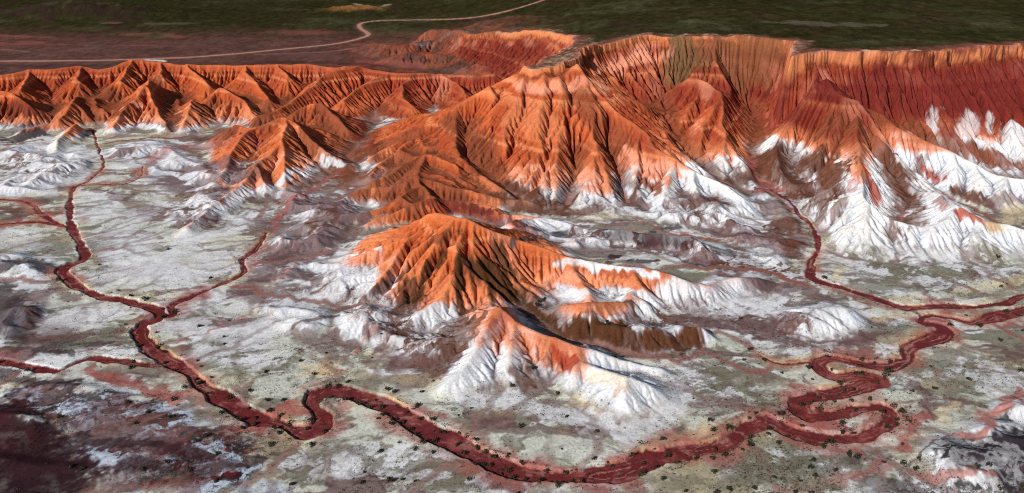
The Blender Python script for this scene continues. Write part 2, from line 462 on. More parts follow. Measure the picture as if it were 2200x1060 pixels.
def erode(H, K, cs, iters, kdt, diff, rng, uplift=None, every=2):
    n = H.size; acc = None
    for it in range(iters):
        rec, dist = receivers(H, cs, rng)
        if acc is None or it % every == 0:
            acc = accumulate(rec, n, cs * cs)
        F = kdt * K.ravel() * np.sqrt(acc) / dist
        H = solve(H.ravel(), rec, F.astype(np.float32)).reshape(H.shape)
        H = H + diff * np.clip(K, 0, 1) * lap(H)
        if uplift is not None: H = H + uplift
    return H, acc.reshape(H.shape)

def upsample(A, cs0, cs1):
    xs0, ys0 = grid(cs0); xs1, ys1 = grid(cs1)
    return sample(A, xs0, ys0, *np.meshgrid(xs1, ys1)).astype(np.float32)

def sample(A, xs, ys, X, Y):
    cs = xs[1] - xs[0]
    fx = np.clip((X - xs[0]) / cs, 0, A.shape[1] - 1.001); fy = np.clip((Y - ys[0]) / cs, 0, A.shape[0] - 1.001)
    ix = fx.astype(np.int32); iy = fy.astype(np.int32)
    tx = (fx - ix).astype(np.float32); ty = (fy - iy).astype(np.float32)
    return (A[iy, ix] * (1 - tx) + A[iy, ix + 1] * tx) * (1 - ty) + (A[iy + 1, ix] * (1 - tx) + A[iy + 1, ix + 1] * tx) * ty

def nearest(A, xs, ys, X, Y):
    cs = xs[1] - xs[0]
    ix = np.clip(np.rint((X - xs[0]) / cs), 0, A.shape[1] - 1).astype(np.int32); iy = np.clip(np.rint((Y - ys[0]) / cs), 0, A.shape[0] - 1).astype(np.int32)
    return A[iy, ix]

def drainage(H, rng):
    """where rain runs off the hills and across the flats to the river"""
    c4, c2 = CS * 4, CS * 2
    xs4, ys4 = grid(c4); X4, Y4 = np.meshgrid(xs4.astype(np.float32), ys4.astype(np.float32))
    d = np.full(X4.shape, 1e9, np.float32)
    for ri, (nm, wd, dp, pts) in enumerate(RIVERS):
        p = np.array(pts, float); x, y = at(p[:, 0], p[:, 1], 0.0)
        q = resample(np.stack([x, y], 1), 3)
        for i in range(len(q) - 1):
            d = np.minimum(d, seg_nearest(X4, Y4, *q[i], *q[i+1])[0])
    d = upsample(d, c4, c2)
    xs2, ys2 = grid(c2)
    X, Y = np.meshgrid(xs2.astype(np.float32), ys2.astype(np.float32))
    G = sample(H, *grid(CS), X, Y).astype(np.float32)
    G = G + .09 * d + 1.8 * fbm(X / 40, Y / 40, 4, 401) + .15 * rng.random(G.shape, dtype=np.float32)
    G = np.where(d < 3, -6, G).astype(np.float32)
    K = (d >= 3).astype(np.float32)
    G, acc = erode(G, K, c2, 26, .06, .0, rng, None)
    W = np.log(np.maximum(acc, 1)).astype(np.float32)
    fl = (G < 60) & (d > 4) & (H[::2, ::2][:G.shape[0], :G.shape[1]] < 2.5)
    q = np.percentile(W[fl], [80, 94, 98.6, 99.6])
    W = np.interp(W, [0, *q, q[-1] + 2], [0, 1, 2, 3, 4, 5]).astype(np.float32)
    P = np.pad(W, 1, mode='edge')                       # bigger washes are wider than one cell
    N4 = np.maximum(np.maximum(P[:-2, 1:-1], P[2:, 1:-1]), np.maximum(P[1:-1, :-2], P[1:-1, 2:]))
    return np.maximum(W, N4 - .35)

def build_terrain():
    rng = np.random.default_rng(11)
    c2 = CS * 2
    X, Y, H, hid, plate, sd, BR = landform(c2)
    print('landform', round(time.time() - T0, 1))
    H0 = H.copy()
    hill = np.maximum(sstep(1.0, 5.0, H), sstep(.5, 2.5, H) * sstep(1, 3, BR))
    # rough ground noise that seeds the gullies
    nk = np.exp(-((X + 85) / 75) ** 2 - ((Y - 520) / 90) ** 2)
    H = H + hill * (nk * 4.5 * (ridged(X / 17, Y / 15, 3, 29) - .6) + 2.4 * fbm(X / 34, Y / 34, 4, 21) + sstep(6, 20, H) * 2.6 * (ridged(X / 24 + .5 * fbm(X / 30, Y / 30, 2, 22), Y / 24, 3, 23) - .6) + .5 * (rng.random(H.shape, dtype=np.float32) - .5))
    K = hill * (1 + .5 * nk) * (1 - .97 * plate) * (.8 + .4 * vnoise(X / 60, Y / 60, 33))
    # harder ground: the broad fan under the mesa tip and the scree-covered bowl
    for (cx, cy, rr_, kk_) in ((35, 610, 85, .55), (215, 735, 75, .45), (-60, 600, 60, .35)):
        K = K * (1 - kk_ * np.exp(-((X - cx) ** 2 + (Y - cy) ** 2) / rr_ ** 2))
    K = K.astype(np.float32); H = H.astype(np.float32)
    up = (K * .10).astype(np.float32)
    H, acc = erode(H, K, c2, 22, .042, .02, rng, up)
    print('eroded coarse', round(time.time() - T0, 1))
    c1 = CS
    H = upsample(H, c2, c1); K = upsample(K, c2, c1); sd = upsample(sd.astype(np.float32), c2, c1)
    xs, ys = grid(c1)
    X, Y = np.meshgrid(xs.astype(np.float32), ys.astype(np.float32))
    H = H + np.clip(K, 0, 1) * (.35 * fbm(X / 9, Y / 9, 3, 41) + .25 * (rng.random(H.shape, dtype=np.float32) - .5))
    H, acc = erode(H, K, c1, 16, .045, .015, rng, None)
    print('eroded fine', round(time.time() - T0, 1))
    wash = drainage(H, rng)
    print('drainage', round(time.time() - T0, 1))
    return dict(xs=xs, ys=ys, H=H, acc=acc, K=K, sd=sd, hid=hid, xs2=grid(c2)[0], ys2=grid(c2)[1], H0=H0, BR=BR, wash=wash)

# ------------------------------------------------------------------ the terrain sheet (rows get wider apart with distance)
def make_rows():
    ys = [188.0]
    while ys[-1] < 3600:
        y = ys[-1]
        d = (.48 + .0006 * (y - 200)) if y < 950 else .93 + (y - 950) * .012
        ys.append(y + min(d, 30) * QUICK)
    return np.array(ys)

ROWS = make_rows()
NC = int(1620 / QUICK)
COLS = np.linspace(-1, 1, NC)
def halfwidth(y):
    return .70 * 1.20 * (y * cP + CAM_H * sP) + 12
HW = halfwidth(ROWS)
MX = (HW[:, None] * COLS[None, :]).astype(np.float32)
MY = np.repeat(ROWS[:, None], NC, 1).astype(np.float32)
NR = len(ROWS)

def window(x0, x1, y0, y1):
    j0 = max(0, int(np.searchsorted(ROWS, y0)) - 1); j1 = min(NR, int(np.searchsorted(ROWS, y1)) + 1)
    if j1 <= j0: return None
    w = HW[j0] if x0 < 0 else HW[j1 - 1]
    a = x0 / (HW[j0] if x0 < 0 else HW[j1-1]); b = x1 / (HW[j1-1] if x1 < 0 else HW[j0])
    i0 = max(0, int((a + 1) / 2 * NC) - 1); i1 = min(NC, int((b + 1) / 2 * NC) + 2)
    if i1 <= i0: return None
    return slice(j0, j1), slice(i0, i1)

def line_field(q, R, rad=None, asp=None):
    """distance to polyline q (n,2) in metres (1e9 beyond R); rad: radius per point -> returns d/rad"""
    D = np.full(MX.shape, 1e9, np.float32)
    if len(q) == 1: q = np.vstack([q, q + [[.01, 0]]]); rad = None if rad is None else np.append(rad, rad)
    for i in range(len(q) - 1):
        ax, ay = q[i]; bx, by = q[i+1]
        RR = R if rad is None else 2.0 * max(rad[i], rad[i+1])
        w = window(min(ax, bx) - RR, max(ax, bx) + RR, min(ay, by) - RR, max(ay, by) + RR)
        if w is None: continue
        d, t = seg_nearest(WXM[w], WYM[w], ax, ay, bx, by)
        if rad is not None: d = d / (rad[i] + (rad[i+1] - rad[i]) * t)
        D[w] = np.minimum(D[w], d)
    return D

T = build_terrain()
xs, ys = T['xs'], T['ys']
HG = T['H']
def far_base(X, Y):
    return 0.0 * X

def height_coarse(x, y):
    return sample(HG, xs, ys, np.asarray(x), np.asarray(y))

def hit(u, v):
    """first point of the land along the sight line of image pixel (u, v) -> x, y, z"""
    zs = np.arange(95, -3, -.25)
    x, y = at(u, v, zs)
    h = height_coarse(x, y)
    k = np.argmax(zs <= h) if (zs <= h).any() else len(zs) - 1
    return float(x[k]), float(y[k]), float(zs[k])

# height of the sheet
Z = sample(HG, xs, ys, MX, MY)
SD = sample(T['sd'], xs, ys, MX, MY)
ACC = sample(T['acc'], xs, ys, MX, MY)
KM = sample(T['K'], xs, ys, MX, MY)
HID = nearest(T['hid'], T['xs2'], T['ys2'], MX, MY)
zfar = np.maximum(plateau_z(MX[MY[:, 0] > 900], MY[MY[:, 0] > 900]) - 1, 0)
jf = int(np.argmax(MY[:, 0] > 900))
outx = np.maximum(np.abs(MX) - 740, 0); outy = np.maximum(MY - 1150, 0)
bl = sstep(0, 1, np.clip(outy / 25, 0, 1))
Zf = Z.copy(); Zf[jf:] = zfar * sstep(-150, 250, MX[jf:] + .25 * (MY[jf:] - 1100) + 0 * zfar)
insd = (T['sd'] < 0)
Z = Z * (1 - bl) + Zf * bl
print('sheet', MX.shape, round(time.time() - T0, 1))
far = sstep(880, 1000, MY)
WASH = sample(T['wash'], T['xs2'], T['ys2'], MX, MY)
BRK = sstep(.5, 3, sample(T['BR'], T['xs2'], T['ys2'], MX, MY))
wob = 2.0 * fbm(MX / 11, MY / 11, 3, 51); wob2 = 2.0 * fbm(MX / 11, MY / 11, 3, 57)
WXM = MX; WYM = MY

# rivers: carve beds with steep banks
river = np.full(MX.shape, 1e9, np.float32)       # distance beyond the water edge (m); <0 inside
river_kind = np.zeros(MX.shape, np.int8)
WXM = MX + .8 * wob; WYM = MY + .8 * wob2
bedcut = np.zeros_like(MX)
for ri, (nm, wd, dp, pts) in enumerate(RIVERS):
    p = np.array(pts, float)
    x, y = at(p[:, 0], p[:, 1], 0.0)
    q = resample(np.stack([x, y], 1), 5)
    D = line_field(q, 30)
    wl = wd / 2 * np.interp(MY, [200, 250, 400, 480, 540, 650], [1.02, .95, .66, .45, .24, .18]).astype(np.float32) * (.92 + .75 * fbm(MX / 20, MY / 20, 2, 61 + ri))
    e = D - wl + 1.0 * fbm(MX / 6, MY / 6, 4, 67, .6)
    cut = .75 * dp * np.interp(MY, [250, 540], [1, .35]).astype(np.float32) * sstep(1.0, -.1, e)
    bedcut = np.maximum(bedcut, cut)
    m = e < river
    river = np.where(m, e, river); river_kind = np.where(m, ri, river_kind)
# beds run through low ground: plane hills near them down
lowk = sstep(14, 2, river) * (MY < 800)
Z = Z * (1 - lowk) + np.minimum(Z, .3 + .04 * Z) * lowk
Z = Z - bedcut + .16 * sstep(.8, -1.5, river) * fbm(MX / 3, MY / 3, 3, 65)
WXM = MX; WYM = MY

# road across the far flat
ROAD = [(-120,134),(0,132),(130,131),(260,129),(400,124),(480,118),(560,111),(640,103),(700,97),(745,90),(785,79),(790,72),(775,62),(772,54),(785,48),(830,44),(900,43),(1000,40),(1060,31),(1110,19),(1140,10),(1170,0),(1200,-10)]
def road_line(R):
    p = np.array(R, float)
    pts = [hit2(u, v) for u, v in p]
    return resample(np.array(pts)[:, :2], 4)
def sheet_height(x, y):
    j = np.clip(np.searchsorted(ROWS, y) - 1, 0, NR - 2)
    ty = np.clip((y - ROWS[j]) / (ROWS[j+1] - ROWS[j]), 0, 1)
    def rowv(j):
        f = np.clip((x / HW[j] + 1) / 2 * (NC - 1), 0, NC - 1.001); i = f.astype(int); t = f - i
        return Z[j, i] * (1 - t) + Z[j, i + 1] * t
    return rowv(j) * (1 - ty) + rowv(j + 1) * ty
def hit2(u, v):
    zs = np.arange(95, -3, -.25)
    x, y = at(u, v, zs)
    m = (y > 0) & (y < 3500); x, y, zs = x[m], y[m], zs[m]
    h = sheet_height(x, y)
    k = np.argmax(zs <= h) if (zs <= h).any() else len(zs) - 1
    return float(x[k]), float(y[k]), float(zs[k])
rq = road_line(ROAD)
RD = line_field(rq, 40)
road_w = 4.2
# fine relief
clay = sstep(.15, .6, KM)
Z = Z + clay * (.10 * fbm(MX / 2.4, MY / 2.4, 3, 91)) + (1 - clay) * .10 * fbm(MX / 6, MY / 6, 3, 95) * sstep(2000, 600, MY)
far_relief = sstep(1000, 1150, MY) * (2.0 * fbm(MX / 160, MY / 60, 4, 97)) 
Z = Z + far_relief * sstep(0, 40, RD)

hx, hy = at(185, 24, 8.0)
Z = Z + 26 * np.exp(-((MX - hx) / 190) ** 2 - ((MY - hy) / 75) ** 2) * (.75 + .5 * ridged(MX / 70, MY / 70, 4, 99)) * (MY > 1180)
hx, hy = at(770, 6, 16.0)
OUTC = np.exp(-((MX - hx) / 90) ** 2 - ((MY - hy) / 45) ** 2)
Z = Z + 14 * OUTC * ridged(MX / 40, MY / 40, 4, 100) * (MY > 1180)

def box(A, r):
    for ax in (0, 1):
        P = np.pad(A, [(r + 1, r) if k == ax else (0, 0) for k in (0, 1)], mode='edge').cumsum(axis=ax, dtype=np.float64)
        n = A.shape[ax]
        A = ((P[2*r+1:2*r+1+n] - P[:n]) if ax == 0 else (P[:, 2*r+1:2*r+1+n] - P[:, :n])) / (2 * r + 1)
    return A.astype(np.float32)
cs_ = xs[1] - xs[0]
TPI1 = sample(HG - box(box(HG, int(5 / cs_)), int(5 / cs_)), xs, ys, MX, MY)
TPI2 = sample(HG - box(box(HG, int(14 / cs_)), int(14 / cs_)), xs, ys, MX, MY)
# normals of the sheet
def sheet_normals():
    dZi = np.gradient(Z, axis=1) / np.gradient(MX, axis=1)
    # along a column x changes too: correct for it
    dZj = np.gradient(Z, axis=0); dXj = np.gradient(MX, axis=0); dYj = np.gradient(MY, axis=0)
    dZy = (dZj - dZi * dXj) / dYj
    n = np.stack([-dZi, -dZy, np.ones_like(Z)], -1)
    return (n / np.linalg.norm(n, axis=-1, keepdims=True)).astype(np.float32)
NRM = sheet_normals()
STEEP = np.sqrt(np.maximum(1 - NRM[..., 2] ** 2, 0)) / NRM[..., 2]
print('relief', round(time.time() - T0, 1))

# ------------------------------------------------------------------ what the ground is made of (albedo, linear)
C = dict(
  pale=(.55,.57,.51), white=(.67,.69,.73), orange=(.46,.108,.034), red=(.31,.048,.024), deep=(.135,.020,.018),
  pinkband=(.70,.30,.20), peach=(.66,.24,.11), brown=(.115,.044,.027), mauve=(.135,.072,.074), dark=(.032,.014,.019), slate=(.045,.052,.064),
  scrub=(.165,.155,.115), grey=(.30,.30,.27), cream=(.66,.56,.36), river=(.135,.026,.030), pink=(.42,.20,.18), pinkred=(.33,.10,.085),
  bank=(.62,.42,.19), olrust=(.13,.085,.042), core=(.062,.027,.011), olive=(.026,.025,.009), oliveg=(.085,.085,.045), maroon=(.105,.048,.040), road=(.46,.24,.17), blue=(.46,.54,.66), ochre=(.46,.21,.075), debris=(.19,.055,.028))
C = {k: np.array(v, np.float32) for k, v in C.items()}

STROKES = [
 # kind, radius px, strength, points
 ('dark',14,.9,[(0,300),(50,295),(90,285)]),('dark',7,.8,[(15,360),(45,357),(78,352)]),('dark',5,.7,[(95,356),(116,348)]),
 ('brown',13,.8,[(0,445),(60,452),(105,462)]),('pinkred',7,.8,[(0,425),(60,435),(100,468),(145,490)]),('pinkred',5,.8,[(0,485),(90,478),(150,490)]),
 ('dark',12,.85,[(0,572),(60,562),(110,580)]),('dark',38,.85,[(-20,630),(30,660),(60,715)]),('brown',20,.5,[(80,680),(90,720)]),('dark',9,.8,[(0,748),(80,755),(150,762)]),
 ('slate',9,.6,[(100,742),(160,740),(230,735)]),('white',28,.8,[(90,310),(170,330),(130,370),(190,385)]),('white',12,.8,[(265,312),(335,308)]),('white',18,.7,[(60,395),(110,412)]),
 ('mauve',10,.8,[(238,332),(285,328)]),('pinkred',14,.6,[(300,372),(340,335),(400,312),(470,310),(540,300)]),('mauve',15,.8,[(400,368),(440,360)]),('brown',14,.8,[(395,420),(460,408)]),
 ('brown',13,.8,[(385,485),(430,472)]),('scrub',12,.7,[(200,400),(330,402)]),('scrub',10,.7,[(180,450),(215,440)]),('white',24,.8,[(400,515),(470,502),(540,470)]),('white',22,.5,[(330,440),(300,470)]),
 ('white',14,.8,[(0,500),(60,500)]),('white',16,.6,[(40,600),(90,610)]),('mauve',14,.7,[(130,600),(150,640)]),('brown',8,.7,[(215,612),(240,605)]),('mauve',8,.7,[(340,628),(410,618)]),
 ('mauve',34,.85,[(640,440),(700,435),(750,470),(690,520),(620,560),(590,540)]),('mauve',18,.8,[(700,600),(640,590),(560,600)]),('mauve',20,.7,[(560,480),(600,470)]),
 ('debris',20,.7,[(700,380),(650,400),(620,430)]),('white',10,.8,[(500,440),(540,410)]),('white',6,.8,[(715,548),(800,540)]),('white',12,.8,[(700,598),(780,592)]),
 ('white',28,.75,[(590,650),(690,640),(630,690)]),('brown',12,.85,[(690,622),(740,602),(740,630)]),('brown',8,.9,[(868,590),(800,635),(735,672)]),('mauve',6,.8,[(630,705),(710,684)]),
 ('mauve',16,.8,[(800,690),(780,710),(830,695)]),('brown',11,.9,[(872,615),(855,690),(842,722)]),('brown',18,.85,[(820,742),(900,732),(960,705),(1000,680)]),('brown',13,.8,[(930,722),(985,760),(900,780)]),
 ('mauve',14,.8,[(690,720),(760,742)]),('scrub',16,.7,[(560,800),(620,775)]),('mauve',12,.7,[(800,785),(880,765),(950,765)]),('white',9,.9,[(805,802),(905,806)]),('white',12,.9,[(880,692),(930,662),(955,680)]),
 ('cream',16,.7,[(655,792),(740,800),(700,780)]),('ochre',14,.35,[(690,790),(730,795)]),
 ('brown',14,.9,[(982,560),(980,610),(988,665)]),('brown',26,.92,[(1030,575),(1060,610),(1105,640)]),('brown',11,.85,[(935,560),(895,620),(872,665)]),('brown',14,.8,[(1065,545),(1095,590)]),('debris',14,.8,[(920,530),(960,500)]),
 ('brown',16,.9,[(1120,660),(1170,692),(1210,730)]),('brown',24,.95,[(1240,705),(1330,712)]),('brown',24,.95,[(1385,728),(1500,730)]),('brown',8,.9,[(1275,620),(1340,650),(1385,672)]),('white',4,.8,[(1260,680),(1330,690),(1390,685)]),('white',5,.8,[(1362,680),(1350,710),(1336,735)]),
 ('mauve',13,.85,[(1350,690),(1480,688),(1560,702)]),('mauve',15,.8,[(1560,590),(1620,602),(1690,612)]),('white',9,.9,[(1400,645),(1520,652),(1660,660)]),('white',24,.8,[(1440,625),(1490,630)]),
 ('white',4,.9,[(1490,702),(1600,722)]),('white',16,.8,[(1715,700),(1775,680),(1800,705)]),('slate',9,.85,[(1100,525),(1200,503),(1350,500),(1450,490)]),('dark',6,.85,[(1240,563),(1310,552),(1400,562)]),
 ('slate',5,.8,[(1430,548),(1520,575),(1640,562)]),('mauve',8,.8,[(1300,517),(1400,530),(1500,522)]),('mauve',11,.8,[(1470,482),(1600,502),(1700,522)]),('pink',3,.8,[(1330,490),(1480,502),(1600,520),(1700,540)]),
 ('white',17,.8,[(1550,470),(1640,482),(1680,462)]),('white',6,.8,[(1560,532),(1700,558)]),('white',4,.8,[(1300,560),(1390,546)]),('white',6,.8,[(1270,482),(1160,482)]),('dark',9,.8,[(980,445),(1010,440),(1060,452)]),('deep',10,.6,[(930,440),(1000,460),(1080,480),(1150,510)]),
 ('brown',9,.9,[(1240,420),(1215,442)]),('debris',14,.9,[(1385,390),(1425,402)]),('brown',14,.85,[(1440,445),(1540,430)]),('debris',26,.9,[(1050,330),(1005,330),(1040,370)]),('debris',20,.8,[(1000,290),(970,260)]),
 ('debris',22,.7,[(1230,220),(1285,265),(1335,325)]),('olrust',24,.75,[(1450,120),(1455,165)]),('olrust',24,.6,[(1500,125),(1580,145),(1640,130)]),('debris',14,.8,[(1600,240),(1640,300)]),
 ('brown',22,.85,[(1570,400),(1640,355),(1660,405)]),('debris',20,.8,[(1780,262),(1860,290),(1905,335)]),('deep',14,.8,[(2000,268),(2060,310),(2125,345)]),('brown',10,.85,[(1930,372),(1885,358)]),
 ('brown',22,.85,[(1705,475),(1650,502),(1690,522)]),('brown',9,.8,[(1800,422),(1760,462)]),('red',13,.9,[(1872,402),(1885,442)]),('red',9,.5,[(1830,402),(1820,420)]),('red',12,.85,[(1985,368),(2012,388)]),
 ('red',9,.9,[(2070,458),(2112,478)]),('red',9,.6,[(2015,430),(2040,440)]),('red',8,.5,[(1960,330),(1975,345)]),('cream',14,.6,[(2120,475),(2195,452)]),('cream',15,.6,[(2060,622),(2200,602)]),('cream',8,.6,[(1880,650),(2000,642)]),
 ('cream',8,.6,[(1825,572),(1800,600)]),('scrub',28,.75,[(1880,562),(1985,592),(1850,622)]),('mauve',3,.8,[(1925,545),(1962,602),(2002,652)]),('scrub',13,.7,[(2090,560),(2140,556)]),
 ('mauve',17,.85,[(1640,722),(1720,732),(1800,742),(1842,722)]),('mauve',14,.8,[(1720,602),(1770,642)]),('scrub',24,.65,[(1500,792),(1600,792),(1660,825)]),('mauve',18,.7,[(1180,855),(1245,900)]),
 ('white',26,.8,[(1010,852),(1100,862),(1250,902),(1350,925),(1450,880),(1480,805)]),('white',20,.6,[(1030,800),(1060,790)]),('white',20,.8,[(1400,820),(1430,850)]),
 ('red',14,.9,[(1200,760),(1235,775)]),('pinkred',12,.6,[(1085,690),(1060,720)]),('ochre',10,.45,[(1340,832),(1325,842)]),('cream',12,.5,[(1290,800),(1340,815)]),
 ('scrub',22,.7,[(2000,782),(2100,792),(2180,762)]),('scrub',9,.8,[(1900,832),(1985,842)]),('mauve',13,.7,[(2195,762),(2150,770)]),('white',12,.7,[(2100,832),(2195,802)]),('cream',13,.6,[(2030,902),(2050,880)]),
 ('pinkred',11,.8,[(2005,888),(1962,922),(1935,955)]),('brown',10,.7,[(2000,880),(2015,900)]),('pink',11,.8,[(2210,842),(2130,880),(2110,915),(2060,938)]),('mauve',3,.8,[(2060,940),(1960,975),(1940,1000)]),
 ('slate',40,.85,[(2080,975),(2200,960),(2200,1030)]),('slate',20,.7,[(2190,880),(2210,900)]),('pink',8,.85,[(1955,1015),(2060,1022),(2150,1030)]),('pinkred',14,.6,[(1905,1000),(1800,1030),(1700,1060)]),('scrub',14,.85,[(1700,1012),(1850,982),(1640,1042)]),
 ('dark',10,.5,[(1830,980),(1900,975)]),('pinkred',15,.85,[(180,792),(250,820),(340,845),(400,862),(440,850)]),('pink',8,.85,[(440,848),(340,890),(220,920),(90,955)]),('pinkred',13,.8,[(535,930),(490,930),(560,892)]),
 ('pinkred',17,.8,[(640,880),(600,888)]),('pink',13,.8,[(745,875),(730,880)]),('dark',62,.9,[(-20,900),(50,970),(90,1050),(-20,1050)]),('deep',22,.5,[(20,900),(60,890)]),('dark',11,.8,[(60,830),(150,822)]),
 ('dark',12,.85,[(200,962),(350,982),(485,992)]),('dark',11,.85,[(290,1042),(450,1032),(545,1010)]),('mauve',9,.8,[(250,862),(305,872)]),('blue',20,.7,[(100,865),(180,872),(262,850)]),('blue',12,.7,[(150,962),(250,945)]),('blue',10,.6,[(480,1050),(600,1050)]),
 ('mauve',18,.8,[(150,980),(230,1000),(330,960),(430,960)]),('scrub',16,.7,[(480,880),(420,890)]),('scrub',9,.7,[(600,985),(700,978),(810,968)]),('scrub',20,.6,[(620,985),(650,1015)]),
 ('scrub',8,.6,[(380,820),(350,830)]),('scrub',16,.6,[(1150,1055),(1300,1060),(1500,1050)]),('brown',8,.7,[(235,200),(262,212)]),('brown',8,.7,[(328,172),(345,182)]),
 ('white',6,.95,[(318,129),(352,132)]),
]
WHITE_LINE = [(20,258),(100,256),(150,290),(190,268),(240,262),(300,258),(350,260),(400,268),(440,258),(480,252),(530,254),(735,343),(700,345),(650,352),(600,392),(560,402),(500,425),(470,440),(480,400),
 (800,374),(760,442),(742,432),(800,486),(760,545),(725,572),(830,592),(885,640),(960,655),(905,668),(1038,684),(1150,625),(1220,602),(1300,618),(1400,612),(1460,596),(1085,702),(1060,702),(1200,792),(1240,778),
 (1070,392),(1120,378),(1165,375),(1200,388),(1265,385),(1300,405),(1320,365),(1370,350),(1400,385),(1450,356),(1480,362),(1510,332),(1560,328),(1600,335),(1680,290),(1700,300),(1760,312),(1830,332),
 (1940,286),(1960,322),(2000,292),(2010,268),(2080,285),(2130,300),(2190,310),(1930,306)]
NO_WHITE = [(600,200),(700,250),(850,200),(760,300),(870,430),(960,400),(1000,500),(1100,250),(1250,250),(1500,250),(1700,200),(1900,200),(2100,200),(180,180),(400,180),(60,180),(300,200),(1040,360),(640,260),(1000,340)]
ALL_WHITE = [(2100,370),(2050,450),(1850,460),(1340,830),(1300,790),(2150,400),(1800,440),(2150,510),(1000,800)]
RED_TONE = [(100,200,.5),(300,220,.35),(450,220,.4),(700,180,.45),(850,200,.55),(1000,180,.6),(620,300,.1),(900,330,.3),(1170,250,.1),(1300,220,.4),(1450,200,.7),(1550,250,.35),(1700,200,1.1),(1900,180,1.8),(2100,180,2.0),(2150,240,1.8),(1900,230,1.6),(1800,260,.8),(1950,270,.8),(1000,520,0.0),(950,440,.3),(1200,760,.8),(1880,420,.5),(1500,330,.4),(1100,100,1.0),(900,110,1.0),(2000,380,.6),(2090,470,.6)]

FARSTROKES = [('scrub',9,.55,[(1645,47),(1760,52),(1885,57)]),('pinkred',5,.7,[(0,76),(100,80)]),('pinkred',4,.6,[(50,90),(90,92)]),('pink',3,.5,[(0,106),(60,112)]),
 ('pink',3,.5,[(225,50),(250,50)]),('pinkred',5,.6,[(260,75),(340,72),(380,80)]),('oliveg',8,.7,[(310,76),(350,78)]),('scrub',5,.5,[(320,52),(420,50)]),('pink',2,.6,[(550,118),(700,112),(760,104)]),('pinkred',3,.5,[(0,94),(200,98),(420,100)]),
 ('oliveg',9,.6,[(1480,48),(1560,50)]),('cream',3,.6,[(760,8),(800,14),(835,10)]),('dark',16,.8,[(0,20),(180,18),(280,30)]),('dark',6,.7,[(0,142),(100,143),(230,141)]),('dark',6,.7,[(540,136),(700,135),(830,140)]),
 ('mauve',12,.7,[(600,118),(700,120)]),('pinkred',6,.6,[(780,132),(900,146)]),('dark',8,.5,[(1300,55),(1600,62),(2000,70)]),('pinkred',10,.5,[(600,70),(700,72)])]
